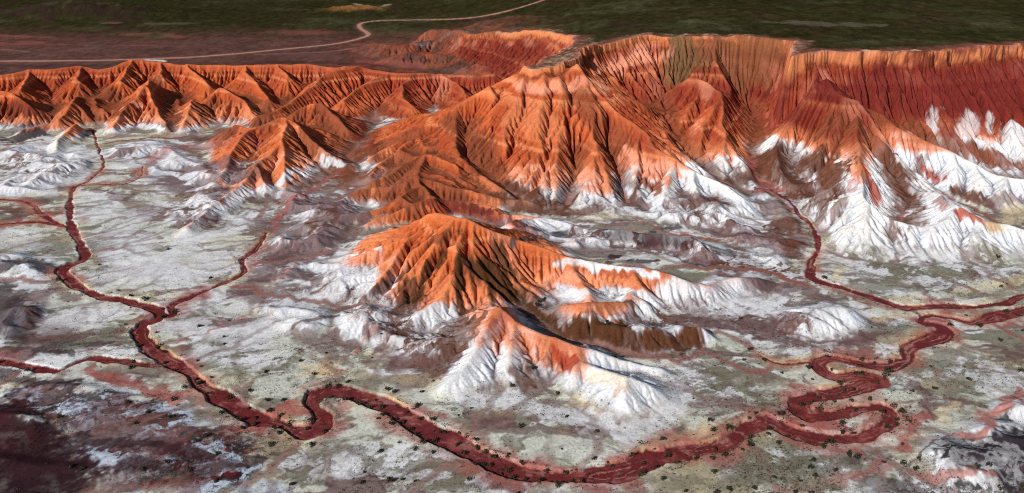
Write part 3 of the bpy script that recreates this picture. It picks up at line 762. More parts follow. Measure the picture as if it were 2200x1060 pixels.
STROKES += [('marbleL',46,.9,[(60,850),(180,880),(320,900),(450,960),(520,1000)]),('marbleL',40,.85,[(200,960),(330,1010),(450,1040)]),('dark',60,.85,[(-20,960),(60,1000),(120,1060)]),('deep',30,.7,[(-10,930),(40,960)]),('marbleR',50,.95,[(2080,1000),(2200,950)]),('marbleR',40,.95,[(2200,1050),(2100,1050),(2000,1050)]),
 ('marbleR',22,.9,[(2170,900),(2220,880)]),('pink',8,.85,[(1955,1015),(2060,1022),(2150,1030)]),('pink',10,.85,[(2210,842),(2130,880),(2110,915),(2060,938)]),('mosaic',26,.85,[(1250,505),(1400,530),(1560,560),(1690,590)]),('mosaic',24,.85,[(1440,450),(1560,470),(1660,500)]),
 ('mosaic',22,.85,[(1640,400),(1720,420),(1780,430)]),('mosaic',30,.85,[(1400,680),(1520,670),(1700,690)]),('mosaic',30,.8,[(720,640),(820,690),(900,740)]),('mosaic',26,.85,[(40,340),(120,370)]),('mosaic',24,.8,[(380,440),(430,470),(520,360)]),('greymix',40,.8,[(1850,570),(2000,600),(2120,560)]),
 ('greymix',40,.7,[(1750,760),(1900,800),(2100,780)]),('greymix',30,.7,[(1500,830),(1640,800)]),('greymix',30,.7,[(1550,1000),(1750,990)]),('greymix',36,.7,[(560,780),(460,740)]),('greymix',30,.7,[(620,1000),(800,980),(1000,1030)]),('mosaic',14,.8,[(1940,440),(1935,500)]),
 ('brown',24,.9,[(1240,705),(1330,712)]),('brown',24,.9,[(1385,728),(1500,730)]),('debris',12,.85,[(0,232),(60,236),(110,246)]),('debris',14,.8,[(200,205),(250,215),(262,240)]),('debris',12,.8,[(370,225),(380,262)]),('debris',12,.8,[(450,235),(440,262)]),('debris',16,.8,[(570,225),(560,258),(480,280)]),
 ('white',7,.9,[(1245,566),(1300,576),(1360,582),(1420,588)]),('peach',9,.9,[(1160,585),(1230,600),(1290,606)]),('red',7,.6,[(1300,603),(1360,606),(1410,602)]),('white',10,.7,[(1200,640),(1300,640),(1400,640)]),('cream',10,.5,[(150,300),(120,318)]),
 ('pinkred',18,.9,[(650,885),(600,890),(540,900)]),('pinkred',16,.8,[(1330,985),(1450,960),(1560,930)]),('pinkred',14,.8,[(1800,915),(1700,925)]),('pinkred',12,.7,[(1110,990),(1200,1005)]),('cream',12,.6,[(1400,950),(1500,945),(1600,895)]),('cream',9,.6,[(1700,770),(1760,760)]),('cream',9,.6,[(1770,830),(1840,815)]),('cream',10,.6,[(1880,690),(1960,680)]),
 ('pinkband',9,.6,[(1120,185),(1165,190),(1240,182),(1290,180)]),('pinkband',8,.6,[(1310,150),(1380,128),(1430,118)]),('peach',26,.5,[(1120,260),(1180,290)]),('peach',20,.5,[(600,290),(690,310)]),('peach',16,.5,[(1100,430),(1150,440)]),
 ('pinkband',12,.6,[(1180,600),(1240,590),(1300,600)]),('white',6,.7,[(1200,572),(1300,580),(1370,586)]),('peach',8,.7,[(1280,602),(1350,615),(1400,606)]),('debris',40,.85,[(870,340),(880,400),(960,430)]),('debris',30,.8,[(800,400),(760,380)]),('deep',16,.6,[(960,440),(1060,460),(1150,500)]),('brown',22,.7,[(1050,420),(1130,440),(1200,455)]),
 ('pinkred',10,.8,[(1612,340),(1620,372),(1650,402),(1700,440)]),('pinkred',5,.8,[(545,540),(570,500),(610,460),(660,420),(700,390),(745,352)]),('pink',3,.8,[(385,740),(410,722),(470,700),(540,670),(570,640),(600,600),(650,560),(700,540)]),('pink',2.5,.7,[(565,700),(580,660),(620,620)]),
 ('pink',3,.7,[(742,800),(738,770),(765,735),(800,700)]),('mauve',26,.7,[(560,640),(540,620),(600,560)]),('brown',30,.7,[(640,500),(700,470)]),('mauve',22,.7,[(1480,690),(1600,700),(1680,690)]),('mauve',24,.7,[(1600,600),(1700,620)]),
 ('dark',16,.7,[(1330,505),(1480,515),(1560,540)]),('mauve',26,.75,[(1560,500),(1700,545)]),('brown',26,.75,[(1660,440),(1720,500),(1700,540)]),('mauve',20,.7,[(460,350),(540,370),(430,400)]),('mauve',16,.6,[(250,420),(310,450)]),
 ('dark',70,.85,[(-40,900),(60,960),(140,1060)]),('mauve',40,.7,[(200,900),(330,960),(260,1030)]),('dark',16,.8,[(180,940),(300,955),(440,975)]),('dark',14,.8,[(0,800),(60,820),(150,830)]),('dark',14,.7,[(250,1000),(400,1010),(520,1000)]),
 ('dark',46,.6,[(2100,985),(2220,950),(2200,1050)]),('dark',24,.6,[(1880,1040),(1980,1060)]),('scrub',30,.7,[(1600,1030),(1760,1020)]),('mauve',14,.7,[(1950,830),(1990,860)]),('scrub',24,.75,[(1850,760),(1950,800),(2060,760)]),
 ('brown',14,.7,[(1790,340),(1770,380)]),('brown',12,.75,[(1900,380),(1950,420)]),('brown',12,.7,[(1700,380),(1730,420)]),('brown',12,.7,[(2060,410),(2120,430)]),('brown',12,.7,[(1330,420),(1350,440)]),('brown',14,.75,[(1080,400),(1150,430)]),
 ('white',20,.7,[(700,640),(760,610)]),('white',40,.6,[(300,560),(380,590),(250,590)]),('white',30,.6,[(120,700),(220,680)]),('white',20,.7,[(430,760),(520,740)]),('debris',34,.8,[(700,235),(760,300),(740,340)]),('debris',26,.8,[(660,300),(760,380)]),('debris',20,.75,[(820,420),(900,445)]),('debris',20,.7,[(640,250),(570,270)]),('brown',14,.8,[(1120,445),(1200,460),(1290,455)]),
 ('brown',12,.7,[(1050,420),(1130,430)]),('brown',16,.7,[(420,300),(500,288)]),('deep',10,.5,[(760,250),(800,330)]),('brown',18,.8,[(1000,700),(940,790)]),('brown',16,.85,[(1110,795),(1130,815)]),('mauve',30,.6,[(150,700),(60,740)]),
 ('white',16,.8,[(230,560),(300,520)]),('white',22,.7,[(330,700),(420,700)]),('white',24,.7,[(480,720),(560,700)]),('white',18,.6,[(130,690),(200,690)])]

STROKES += [('deep',34,.8,[(1780,180),(1900,185),(2050,180),(2220,175)]),('deep',24,.8,[(1960,235),(2080,225),(2220,225)]),('debris',20,.85,[(1890,262),(1980,285),(2060,318),(2140,345),(2200,365)]),('white',8,.55,[(2014,246),(2010,276)]),
 ('white',11,.55,[(2078,256),(2075,296)]),('white',6,.55,[(2122,256),(2120,290)]),('white',18,.85,[(2182,278),(2168,335)]),('brown',20,.85,[(1740,340),(1800,352),(1790,390)]),('brown',16,.8,[(1645,330),(1655,380)]),('debris',22,.85,[(815,240),(800,262)]),
 ('debris',22,.85,[(780,330),(765,350)]),('debris',16,.7,[(780,425),(740,400)]),('pinkband',5,.75,[(240,268),(300,260),(352,262)]),('pinkband',5,.75,[(378,270),(440,266)]),('pinkband',5,.75,[(455,256),(540,258)]),('pinkband',3,.8,[(262,236),(305,232),(350,236)]),
 ('pinkband',2.5,.6,[(380,244),(440,246)]),('white',4,.8,[(235,280),(300,274),(355,274)]),('deep',20,.5,[(0,240),(80,235)]),('dark',16,.6,[(0,290),(60,275)]),('pinkband',7,.7,[(1090,372),(1165,368),(1215,380)]),('pinkband',9,.7,[(1250,372),(1285,378)]),
 ('pinkband',9,.7,[(1340,330),(1400,352),(1440,350)]),('pinkband',9,.6,[(580,362),(640,340),(720,332)]),('pinkband',8,.7,[(470,398),(530,385),(560,390)]),('white',8,.8,[(560,405),(600,398),(650,372)]),('white',7,.8,[(690,345),(738,350)]),('pinkband',10,.6,[(740,560),(800,560),(850,590)]),
 ('core',11,.8,[(985,560),(980,610),(988,665)]),('core',24,.85,[(1040,580),(1070,615),(1110,645)]),('core',9,.8,[(935,565),(895,620),(872,660)]),('core',10,.7,[(1070,545),(1100,590)]),('core',12,.7,[(1125,660),(1170,690),(1210,725)]),('core',20,.6,[(1240,705),(1330,712)]),('core',18,.5,[(1390,728),(1500,732)]),
 ('olrust',16,.4,[(1450,110),(1470,160)]),('debris',26,.5,[(1540,110),(1620,130),(1660,150)]),('brown',28,.85,[(1745,340),(1790,370),(1770,410)]),('brown',24,.85,[(1650,330),(1690,380),(1720,420)]),('brown',14,.8,[(1905,350),(1935,400),(1950,450)]),
 ('debris',14,.8,[(1800,315),(1790,345)]),('brown',12,.8,[(2060,405),(2130,435)]),('mauve',12,.7,[(2150,440),(2200,440)]),('brown',12,.75,[(1980,345),(1960,385)]),('brown',9,.7,[(1830,430),(1800,470)]),('brown',14,.8,[(1330,420),(1370,440)]),('brown',16,.8,[(1090,405),(1180,432)]),('mauve',14,.7,[(1480,420),(1540,440)]),('white',40,.55,[(250,500),(300,560),(420,580)]),('white',26,.5,[(210,450),(280,470)]),('white',30,.5,[(0,520),(60,530)]),('dark',44,.6,[(-10,1000),(70,1020)]),('mauve',18,.7,[(640,720),(720,760)]),('mauve',16,.7,[(560,560),(640,520)]),('mauve',20,.6,[(860,790),(960,780)])]
def idw(pts, vals, X, Y, p=1.6, soft=60.0):
    num = 0.0; den = 0.0
    for (x, y), z in zip(pts, vals):
        w = ((X - x) ** 2 + (Y - y) ** 2 + soft) ** (-p)
        num = num + w * z; den = den + w
    return num / den

def on_coarse(fn, step=4.0):
    """evaluate a smooth field on a coarse grid and read it back on the sheet"""
    gx = np.arange(-900, 901, step); gy = np.arange(180, 1300, step)
    g = fn(*np.meshgrid(gx, gy)).astype(np.float32)
    return sample(g, gx, gy, MX, MY)

def mix(A, c, w):
    w = np.clip(w, 0, 1)[..., None].astype(np.float32)
    return A + (c - A) * w

def paint():
    NY = MY - 1.25 * Z * (MY < 1250); NX = MX + .25 * Z
    n1 = fbm(NX / 70, NY / 55, 4, 101); n2 = fbm(NX / 16, NY / 14, 4, 105); n3 = fbm(NX / 5, NY / 4, 3, 109); n4 = fbm(NX / 1.7, NY / 1.5, 2, 113)
    streak = fbm(NX / 26 + .6 * n2, NY / 5 + 1.2 * n2, 4, 117)
    A = np.zeros(MX.shape + (3,), np.float32) + C['pale']
    wv = fbm(NX / 38 + .9 * n2, NY / 20 + .9 * n1, 5, 171, .62); wv2 = fbm(NX / 30 + 1.1 * n1, NY / 12 + .9 * n2, 5, 173, .65)
    A = mix(A, C['white'], sstep(-.12, .22, wv + .35 * n1) * .9)
    A = mix(A, C['scrub'], sstep(.02, .30, wv2 - .35 * n1) * .9)
    A = mix(A, C['mauve'], sstep(.10, .30, fbm(NX / 44 + n2, NY / 16 + n1, 5, 175, .62)) * .85)
    A = mix(A, C['cream'], sstep(.15, .5, fbm(NX / 33, NY / 20, 4, 177)) * .35)
    A = mix(A, C['grey'], sstep(.1, .5, streak) * .35)
    vein = sstep(.93, .99, ridged(NX / 34 + .35 * n2, NY / 24 + .35 * n3, 1, 179)) * sstep(-.1, .3, n1)
    A = mix(A, C['mauve'], vein * .6)
    # ---- hills: flat-lying beds
    pts, vals = [], []
    for u, v in WHITE_LINE:
        x, y, z = hit(u, v); pts.append((x, y)); vals.append(max(z, 1.5))
    for u, v in NO_WHITE:
        x, y, z = hit(u, v); pts.append((x, y)); vals.append(-12)
    for u, v in ALL_WHITE:
        x, y, z = hit(u, v); pts.append((x, y)); vals.append(z + 14)
    zt = on_coarse(lambda x, y: idw(pts, vals, x, y))
    rt = on_coarse(lambda x, y: idw([hit(u, v)[:2] for u, v, _ in RED_TONE], [t for *_, t in RED_TONE], x, y, 1.3, 400))
    zz = Z + 1.2 * n2 + .5 * n3
    t = zz - zt
    HILLM_ = sstep(1.6, 4.5, Z)
    hillm = sstep(1.2, 3.5, Z + .8 * n3) * (MY < 1100)
    S = np.zeros_like(A) + C['orange']
    S = mix(S, C['red'], np.clip(rt + .35 * n1 + .15 * n2, 0, 1))
    S = mix(S, C['deep'], np.clip((rt - .35) * 1.7 + .4 * n2 + .3 * n1, 0, .9))
    S = mix(S, C['pinkband'], sstep(3.5, .5, np.abs(Z - 57 + 2.5 * n1 + 1.5 * n2)) * .6 * sstep(-120, -40, MX) * sstep(120, 60, MX))
    S = mix(S, C['red'] * .8, sstep(.2, -1.3, TPI1 + .2 * n3) * .75)  # gullies darker: red wash and painted shade in one colour
    # thin beds
    bz = Z + .8 * fbm(NX / 60, NY / 60, 2, 131)
    beds = vnoise(bz * .42, bz * 0 + .5, 137); beds2 = vnoise(bz * 1.9, bz * 0 + 2.5, 139)
    S = mix(S, C['peach'], sstep(.55, .85, beds) * .70 * np.clip(1.25 - rt, .25, 1))
    S = mix(S, C['deep'], sstep(.62, .95, beds2) * .28)
    S = mix(S, C['pinkband'], sstep(.8, 1, vnoise(NX / 24, NY / 24, 143)) * .35)
    W = np.zeros_like(A) + C['white']
    W = mix(W, C['cream'], sstep(.1, .6, n2 + .4 * n1) * .18)
    W = mix(W, C['blue'], sstep(.3, -.9, TPI1) * .6)  # bluish shade painted into the hollows of the white slopes
    W = mix(W, C['pinkband'], sstep(.62, .9, beds) * .30)
    W = mix(W, C['grey'], sstep(.2, .6, n3) * .35)
    pk = sstep(-5.5, 4.5, t + 3.2 * np.clip(-TPI1 - .1, 0, 1.6) + 5.0 * (beds - .5) + 2.2 * (vnoise(NX / 3.2, NY / 40, 191) - .5))
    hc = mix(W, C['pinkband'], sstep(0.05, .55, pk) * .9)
    S = mix(S, C['peach'], sstep(13, 1, t + 3 * n2 + 2 * n3) * .6 * np.clip(1.3 - .6 * rt, .2, 1))
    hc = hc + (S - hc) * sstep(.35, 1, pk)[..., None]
    # scree in the hollows and where the slope eases
    hollow = sstep(1.0, -.8, TPI2 + 1.1 * n2 + .6 * n3) * sstep(.95, .45, STEEP)
    vf = 1e9
    for _, vp in VALLEYS:
        va = np.array(vp, float); vx, vy = at(va[:, 0], va[:, 1], va[:, 2])
        vf = np.minimum(vf, line_field(resample(np.stack([vx, vy], 1), 3), 30))
    valley = sstep(15, 4, vf + 7 * n2 + 4 * n3)
    hollow = np.maximum(hollow, valley * .9)
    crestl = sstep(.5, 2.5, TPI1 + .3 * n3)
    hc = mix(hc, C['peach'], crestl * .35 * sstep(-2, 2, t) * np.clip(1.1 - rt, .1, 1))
    scree = np.maximum(hollow, sstep(.40, .22, STEEP + .12 * n3 + .1 * n2) * .85 * sstep(.8, -.4, TPI1)) * sstep(2, 5, Z)
    hc = mix(hc, C['debris'] * (1 + .25 * n3)[..., None], scree * .85 * sstep(-3, 1, t))
    hc = mix(hc, C['brown'] * (1.1 + .3 * n3)[..., None], scree * .85 * sstep(1, -3, t) * sstep(-.9, -.2, n1 + .5 * n2 + 1.1 * (MX < 300) - .4))
    # thin dark shale partings on the low slopes
    hc = mix(hc, C['mauve'], sstep(.66, .9, beds2) * sstep(2, -2, t) * .35)
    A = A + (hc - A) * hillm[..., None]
    A = mix(A, C['brown'] * (1 + .2 * n3)[..., None], valley * .7 * sstep(8, 3, Z) * (MY > 300))
    # lag gravel on the tops and hollows of the low broken ground, bare white flanks
    bk = BRK * sstep(9, 5, Z) 
    lag = sstep(.20, .08, STEEP + .10 * n3 + .06 * n2)
    bc = mix(mix(np.zeros_like(A) + C['white'], C['blue'], .4 + .5 * n2), C['grey'], sstep(.1, .5, n3) * .6)
    bc = mix(bc, C['mauve'], lag * sstep(-.35, .25, n1 + n2) * .9)
    bc = mix(bc, C['brown'], lag * sstep(.0, .45, n2 - .3 * n1) * .75)
    A = A + (bc - A) * (bk * .85)[..., None]
    # rill lines darkened: silt, and painted shade to bring out the relief
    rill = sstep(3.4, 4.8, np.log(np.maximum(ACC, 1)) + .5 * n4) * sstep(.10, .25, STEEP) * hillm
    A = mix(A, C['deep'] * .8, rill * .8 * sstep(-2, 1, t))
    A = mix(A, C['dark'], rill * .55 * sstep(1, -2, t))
    # table top
    top = (SD < -.5) * (MY < 1160)
    tp = mix(np.zeros_like(A) + C['debris'], C['pink'] * .7, .5 + .5 * n2)
    tp = mix(tp, C['cream'], sstep(.1, .5, n1 + n3 * .5) * .35)
    A = np.where(top[..., None], tp, A)
    # cliff under the rim
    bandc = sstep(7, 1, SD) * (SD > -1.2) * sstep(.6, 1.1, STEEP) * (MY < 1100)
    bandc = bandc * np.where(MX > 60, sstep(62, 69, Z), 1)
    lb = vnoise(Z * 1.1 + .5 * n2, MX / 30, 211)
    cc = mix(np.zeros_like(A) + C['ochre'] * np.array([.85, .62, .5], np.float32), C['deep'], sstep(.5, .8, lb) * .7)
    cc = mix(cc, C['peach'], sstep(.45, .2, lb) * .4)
    cc = mix(cc, C['deep'], sstep(.2, -.5, TPI1) * .6)  # recesses between the cliff columns darkened, shade put into the colour
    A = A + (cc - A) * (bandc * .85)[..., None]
    # slopes of the bright rim beds
    rimb = sstep(16, 10, SD) * sstep(2, 7, SD) * (MY < 1100)
    A = mix(A, C['pinkband'], rimb * .35 * sstep(-.2, .4, n2))
    # ---- far flats
    fr = sstep(0, 1, np.clip((MY - 905 - 40 * n1) / 60, 0, 1)) * (Z < 12) + (SD < -6)
    fr = np.clip(np.maximum(fr, sstep(1050, 1120, MY)), 0, 1)
    st = fbm(MX / 170, MY / 120, 5, 151, .6); st2 = fbm(MX / 34, MY / 42, 5, 153, .65)
    F = mix(np.zeros_like(A) + C['maroon'], C['pinkred'], sstep(.15, .6, st + .3 * st2) * .5)
    F = mix(F, C['mauve'], sstep(.1, .6, -st + .4 * st2) * .5)
    F = mix(F, C['oliveg'] * .6, sstep(0, .5, st2) * .35)
    F = mix(F, C['orange'] * .6, sstep(.30, .05, np.abs(st2)) * sstep(-60, 120, MX + 260) * sstep(1300, 1100, MY) * .5)
    ol = np.clip(sstep(1180, 1420, MY + 90 * st) + sstep(10, 60, MX * .35 + (MY - 1000) * .18 - 20) * sstep(30, 55, Z) + (SD < -6) * sstep(-60, 80, MX), 0, 1)
    O = mix(np.zeros_like(A) + C['olive'], C['oliveg'], sstep(0, .6, st + .4 * st2) * .35)
    O = mix(O, C['maroon'] * .5, sstep(0, .5, -st2) * .4)
    fx = fbm(MX / 9, MY / 14, 4, 157, .7)
    O = O * (1 + .7 * fx)[..., None]; F = F * (1 + .6 * fx)[..., None]
    F = F + (O - F) * ol[..., None]
    caprim = sstep(-3.5, -.6, SD) * sstep(1.6, .2, SD) * (MY < 1000) * sstep(-100, 20, MX)
    edge = sstep(-26, -8, SD + 6 * st2 + 6 * n3) * (SD < 0) * (MY < 1000)
    F = mix(F, (C['mauve'] + C['debris']) * .55, edge * .75)
    F = mix(F, C['cream'] * .8, edge * sstep(0, .4, st2 + n3 * .4) * .35 * sstep(-30, 60, MX) * sstep(350, 200, MX))
    A = A + (F - A) * fr[..., None]
    A = mix(A, C['peach'], caprim * .6)
    # ---- patches seen on the ground
    wx = MX + 8 * n2 + 3 * n3; wy = MY + 6 * fbm(NX / 16, NY / 14, 4, 205) + 1.6 * fbm(NX / 5, NY / 4, 3, 209)
    MARB = dict(marbleL=('dark', 'blue', 'deep'), marbleR=('slate', 'white', 'mauve'), mosaic=('brown', 'white', 'mauve'), greymix=('scrub', 'white', 'mauve'))
    mm = fbm(NX / 13 + 1.0 * n2 + .5 * n3, NY / 8 + 1.2 * n1 + .6 * n3, 5, 231, .68) - .14 * np.maximum(WASH - .8, 0) + .05
    mar = sstep(-.08, .10, mm); mar2 = sstep(.05, .25, fbm(NX / 18 + n2, NY / 12 + 1.2 * n3, 4, 235, .6)) * .7
    global WXM, WYM
    WXM, WYM = wx, wy
    for kind, r, s, pts in STROKES:
        P = [hit(u, v) for u, v in pts]
        q = np.array([(p[0], p[1]) for p in P])
        rad = np.array([r * depth(*p) / FPX * 1.25 for p in P])
        D = line_field(q, 0, rad)
        w = s * sstep(1.35, .6, D + .55 * n3 + .35 * n4 + .25 * streak)
        if kind in MARB:
            ca_, cb_, cc_ = MARB[kind]
            win = None
            c = C[ca_] + (C[cb_] - C[ca_]) * mar[..., None]
            c = c + (C[cc_] - c) * mar2[..., None]
        else:
            c = C[kind] * (1 + .18 * n3 + .12 * n2)[..., None]
        A = A + (c - A) * w[..., None]
    WXM, WYM = MX, MY
    for kind, r, s, pts in FARSTROKES:
        P = [hit2(u, v) for u, v in pts]
        q = np.array([(a[0], a[1]) for a in P]); rad = np.array([r * depth(*a) / FPX * 2.6 for a in P])
        D = line_field(q, 0, rad)
        A = mix(A, C[kind], .6 * s * sstep(1.5, .3, D + 1.5 * st2 + .6 * n2))
    A = mix(A, C['ochre'] * .7, sstep(.35, .8, OUTC + .3 * st2) * .6)
    # washes: silt carried off the hills, wider and redder the more ground they drain
    flat = sstep(.9, .3, HILLM_) * (MY < 960) * (SD > 1)
    w1 = sstep(.9, 2.0, WASH + .3 * n4) * flat
    w2 = sstep(1.8, 2.9, WASH + .2 * n4) * flat
    w3 = sstep(2.7, 3.7, WASH + .2 * n4) * flat
    lumA = A.mean(-1)
    A = mix(A, C['mauve'], w1 * .5 * sstep(.15, .4, lumA))
    A = mix(A, C['grey'] * 1.3, w1 * .12 * sstep(.2, .08, lumA))
    A = mix(A, C['pink'] * .65, w2 * .75)
    A = mix(A, C['pinkred'] * .8, w3 * .85)
    # ---- river beds and their banks
    rr = river + .35 * n4
    bank = sstep(1.9, .7, rr + .8 * n3) * sstep(-.1, .4, rr)
    A = mix(A, C['bank'] * (1 + .4 * n3)[..., None] , bank * sstep(-.05, .3, n2 + .4 * n1) * .65)
    halo = sstep(9, 1, rr + 3 * n2)
    A = mix(A, C['cream'], halo * .35 * (1 - bank) * sstep(-.2, .4, n2))
    bed = sstep(.5, -.1, rr)
    Rv = mix(np.zeros_like(A) + C['river'], C['pinkred'], sstep(0, .6, fbm(NX / 8, NY / 8, 3, 161)) * .55)
    Rv = mix(Rv, C['deep'], sstep(.0, .6, fbm(NX / 5, NY / 5, 3, 163)) * .6)
    Rv = mix(Rv, C['pink'], sstep(.80, .95, ridged(MX / 9 + .5 * n3, MY / 9 + .5 * n2, 2, 167)) * .5)
    A = A + (Rv - A) * bed[..., None]
    thr = vnoise(rr * 1.5 + 1.2 * n2, MX / 40, 221)
    A = mix(A, C['deep'], bed * sstep(.60, .85, thr) * .7)
    A = mix(A, C['pink'] * .8, bed * sstep(.36, .15, thr) * sstep(-.1, .3, n2) * .8)
    spill = sstep(9, 1, rr + 6 * n2 + 4 * n3) * (1 - bed) * sstep(-.1, .25, fbm(MX / 30, MY / 30, 3, 169)) * (MY < 700)
    A = mix(A, C['pinkred'], spill * .7)
    # ---- road
    rdm = sstep(road_w + 1.4, road_w - 1.4, RD + 1.6 * n3 + .8 * n4) * (MY > 850)
    A = mix(A, C['road'], rdm * .9)
    rs = sstep(road_w + 10, road_w, RD + 3 * n3) * (MY > 850)
    A = mix(A, C['pink'] * .6, rs * .3 * (1 - rdm))
    A = A * (1 + .10 * n4 + .06 * n3)[..., None]
    return np.clip(A, .004, .86), bed, rdm, hillm, t

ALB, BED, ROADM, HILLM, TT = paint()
print('painted', round(time.time() - T0, 1))

# ------------------------------------------------------------------ material of the land
def land_material():
    m = bpy.data.materials.new('badland_soil'); m.use_nodes = True
    nt = m.node_tree; N = nt.nodes; L = nt.links
    bs = N['Principled BSDF']; bs.inputs['Roughness'].default_value = .95
    bs.inputs['Specular IOR Level'].default_value = .0
    at_ = N.new('ShaderNodeAttribute'); at_.attribute_name = 'albedo'
    ge = N.new('ShaderNodeNewGeometry')
    def noise(scale, det, rough=.6, vec=None):
        n = N.new('ShaderNodeTexNoise'); n.inputs['Scale'].default_value = scale; n.inputs['Detail'].default_value = det; n.inputs['Roughness'].default_value = rough
        L.new(vec or ge.outputs['Position'], n.inputs['Vector']); return n
    n1 = noise(.9, 6, .7)
    r1 = N.new('ShaderNodeMapRange'); r1.inputs['From Min'].default_value = .3; r1.inputs['From Max'].default_value = .7
    r1.inputs['To Min'].default_value = .72; r1.inputs['To Max'].default_value = 1.22
    L.new(n1.outputs['Fac'], r1.inputs['Value'])
    # speckle of stones and tufts too small to model
    n2 = noise(1.6, 3, .75)
    r2 = N.new('ShaderNodeMapRange'); r2.inputs['From Min'].default_value = .60; r2.inputs['From Max'].default_value = .70
    r2.inputs['To Min'].default_value = 1.0; r2.inputs['To Max'].default_value = .45
    L.new(n2.outputs['Fac'], r2.inputs['Value'])
    # specks only where scrub grows
    sa = N.new('ShaderNodeAttribute'); sa.attribute_name = 'scrub'
    mx = N.new('ShaderNodeMix'); mx.data_type = 'FLOAT'; mx.inputs[2].default_value = 1.0
    L.new(sa.outputs['Fac'], mx.inputs[0]); L.new(r2.outputs[0], mx.inputs[3])
    mu = N.new('ShaderNodeMath'); mu.operation = 'MULTIPLY'; L.new(r1.outputs[0], mu.inputs[0]); L.new(mx.outputs[0], mu.inputs[1])
    vm = N.new('ShaderNodeVectorMath'); vm.operation = 'SCALE'
    L.new(at_.outputs['Color'], vm.inputs[0]); L.new(mu.outputs[0], vm.inputs['Scale'])
    L.new(vm.outputs[0], bs.inputs['Base Color'])
    nb = noise(.7, 8, .65)
    bp = N.new('ShaderNodeBump'); bp.inputs['Strength'].default_value = .45; bp.inputs['Distance'].default_value = .35
    L.new(nb.outputs['Fac'], bp.inputs['Height']); L.new(bp.outputs[0], bs.inputs['Normal'])
    return m

def region_ids():
    """which named piece of land each vertex belongs to"""
    R = np.zeros(MX.shape, np.int16)                      # 0 ground
    R[(MY > 960) & (SD > 0)] = 1                          # far flat
    hm = (Z > 2.0) & (MY < 1160)
    R = np.where(hm & (HID > 0), HID + 9, R)
    R = np.where(hm & (HID == 0), 2, R)                   # table land
    R = np.where(MY >= 1160, 1, R)
    R = np.where(ROADM > .5, 4, R)
    R = np.where(BED > .5, 3, R)
    return R

def link(o): scene.collection.objects.link(o); return o

NAMES = {}
def build_land(mat):

    R = region_ids()
    # a face takes the id of its first corner
    fr = R[:-1, :-1]
    idx = np.arange(NR * NC, dtype=np.int32).reshape(NR, NC)
    quads = np.stack([idx[:-1, :-1], idx[:-1, 1:], idx[1:, 1:], idx[1:, :-1]], -1).reshape(-1, 4)
    fid = fr.ravel()
    co = np.stack([MX, MY, Z], -1).reshape(-1, 3).astype(np.float32)
    nm = NRM.reshape(-1, 3); al = ALB.reshape(-1, 3); sc = SCRUB.ravel()
    for k in np.unique(fid):
        q = quads[fid == k]
        used, inv = np.unique(q, return_inverse=True)
        info = LAND[int(k)]
        me = bpy.data.meshes.new(info[0])
        nv, nf = len(used), len(q)
        me.vertices.add(nv); me.vertices.foreach_set('co', co[used].ravel())
        me.loops.add(nf * 4); me.polygons.add(nf)
        me.loops.foreach_set('vertex_index', inv.astype(np.int32).ravel())
        me.polygons.foreach_set('loop_start', np.arange(nf, dtype=np.int32) * 4)
        me.polygons.foreach_set('use_smooth', np.ones(nf, bool))
        me.update(calc_edges=True)
        a = me.attributes.new('albedo', 'FLOAT_COLOR', 'POINT')
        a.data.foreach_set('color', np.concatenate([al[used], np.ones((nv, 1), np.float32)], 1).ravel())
        s = me.attributes.new('scrub', 'FLOAT', 'POINT'); s.data.foreach_set('value', sc[used].astype(np.float32))
        me.normals_split_custom_set_from_vertices(nm[used])
        me.materials.append(mat)
        o = link(bpy.data.objects.new(info[0], me))
        o['kind'] = 'structure'; o['label'] = info[1]; o['category'] = info[2]

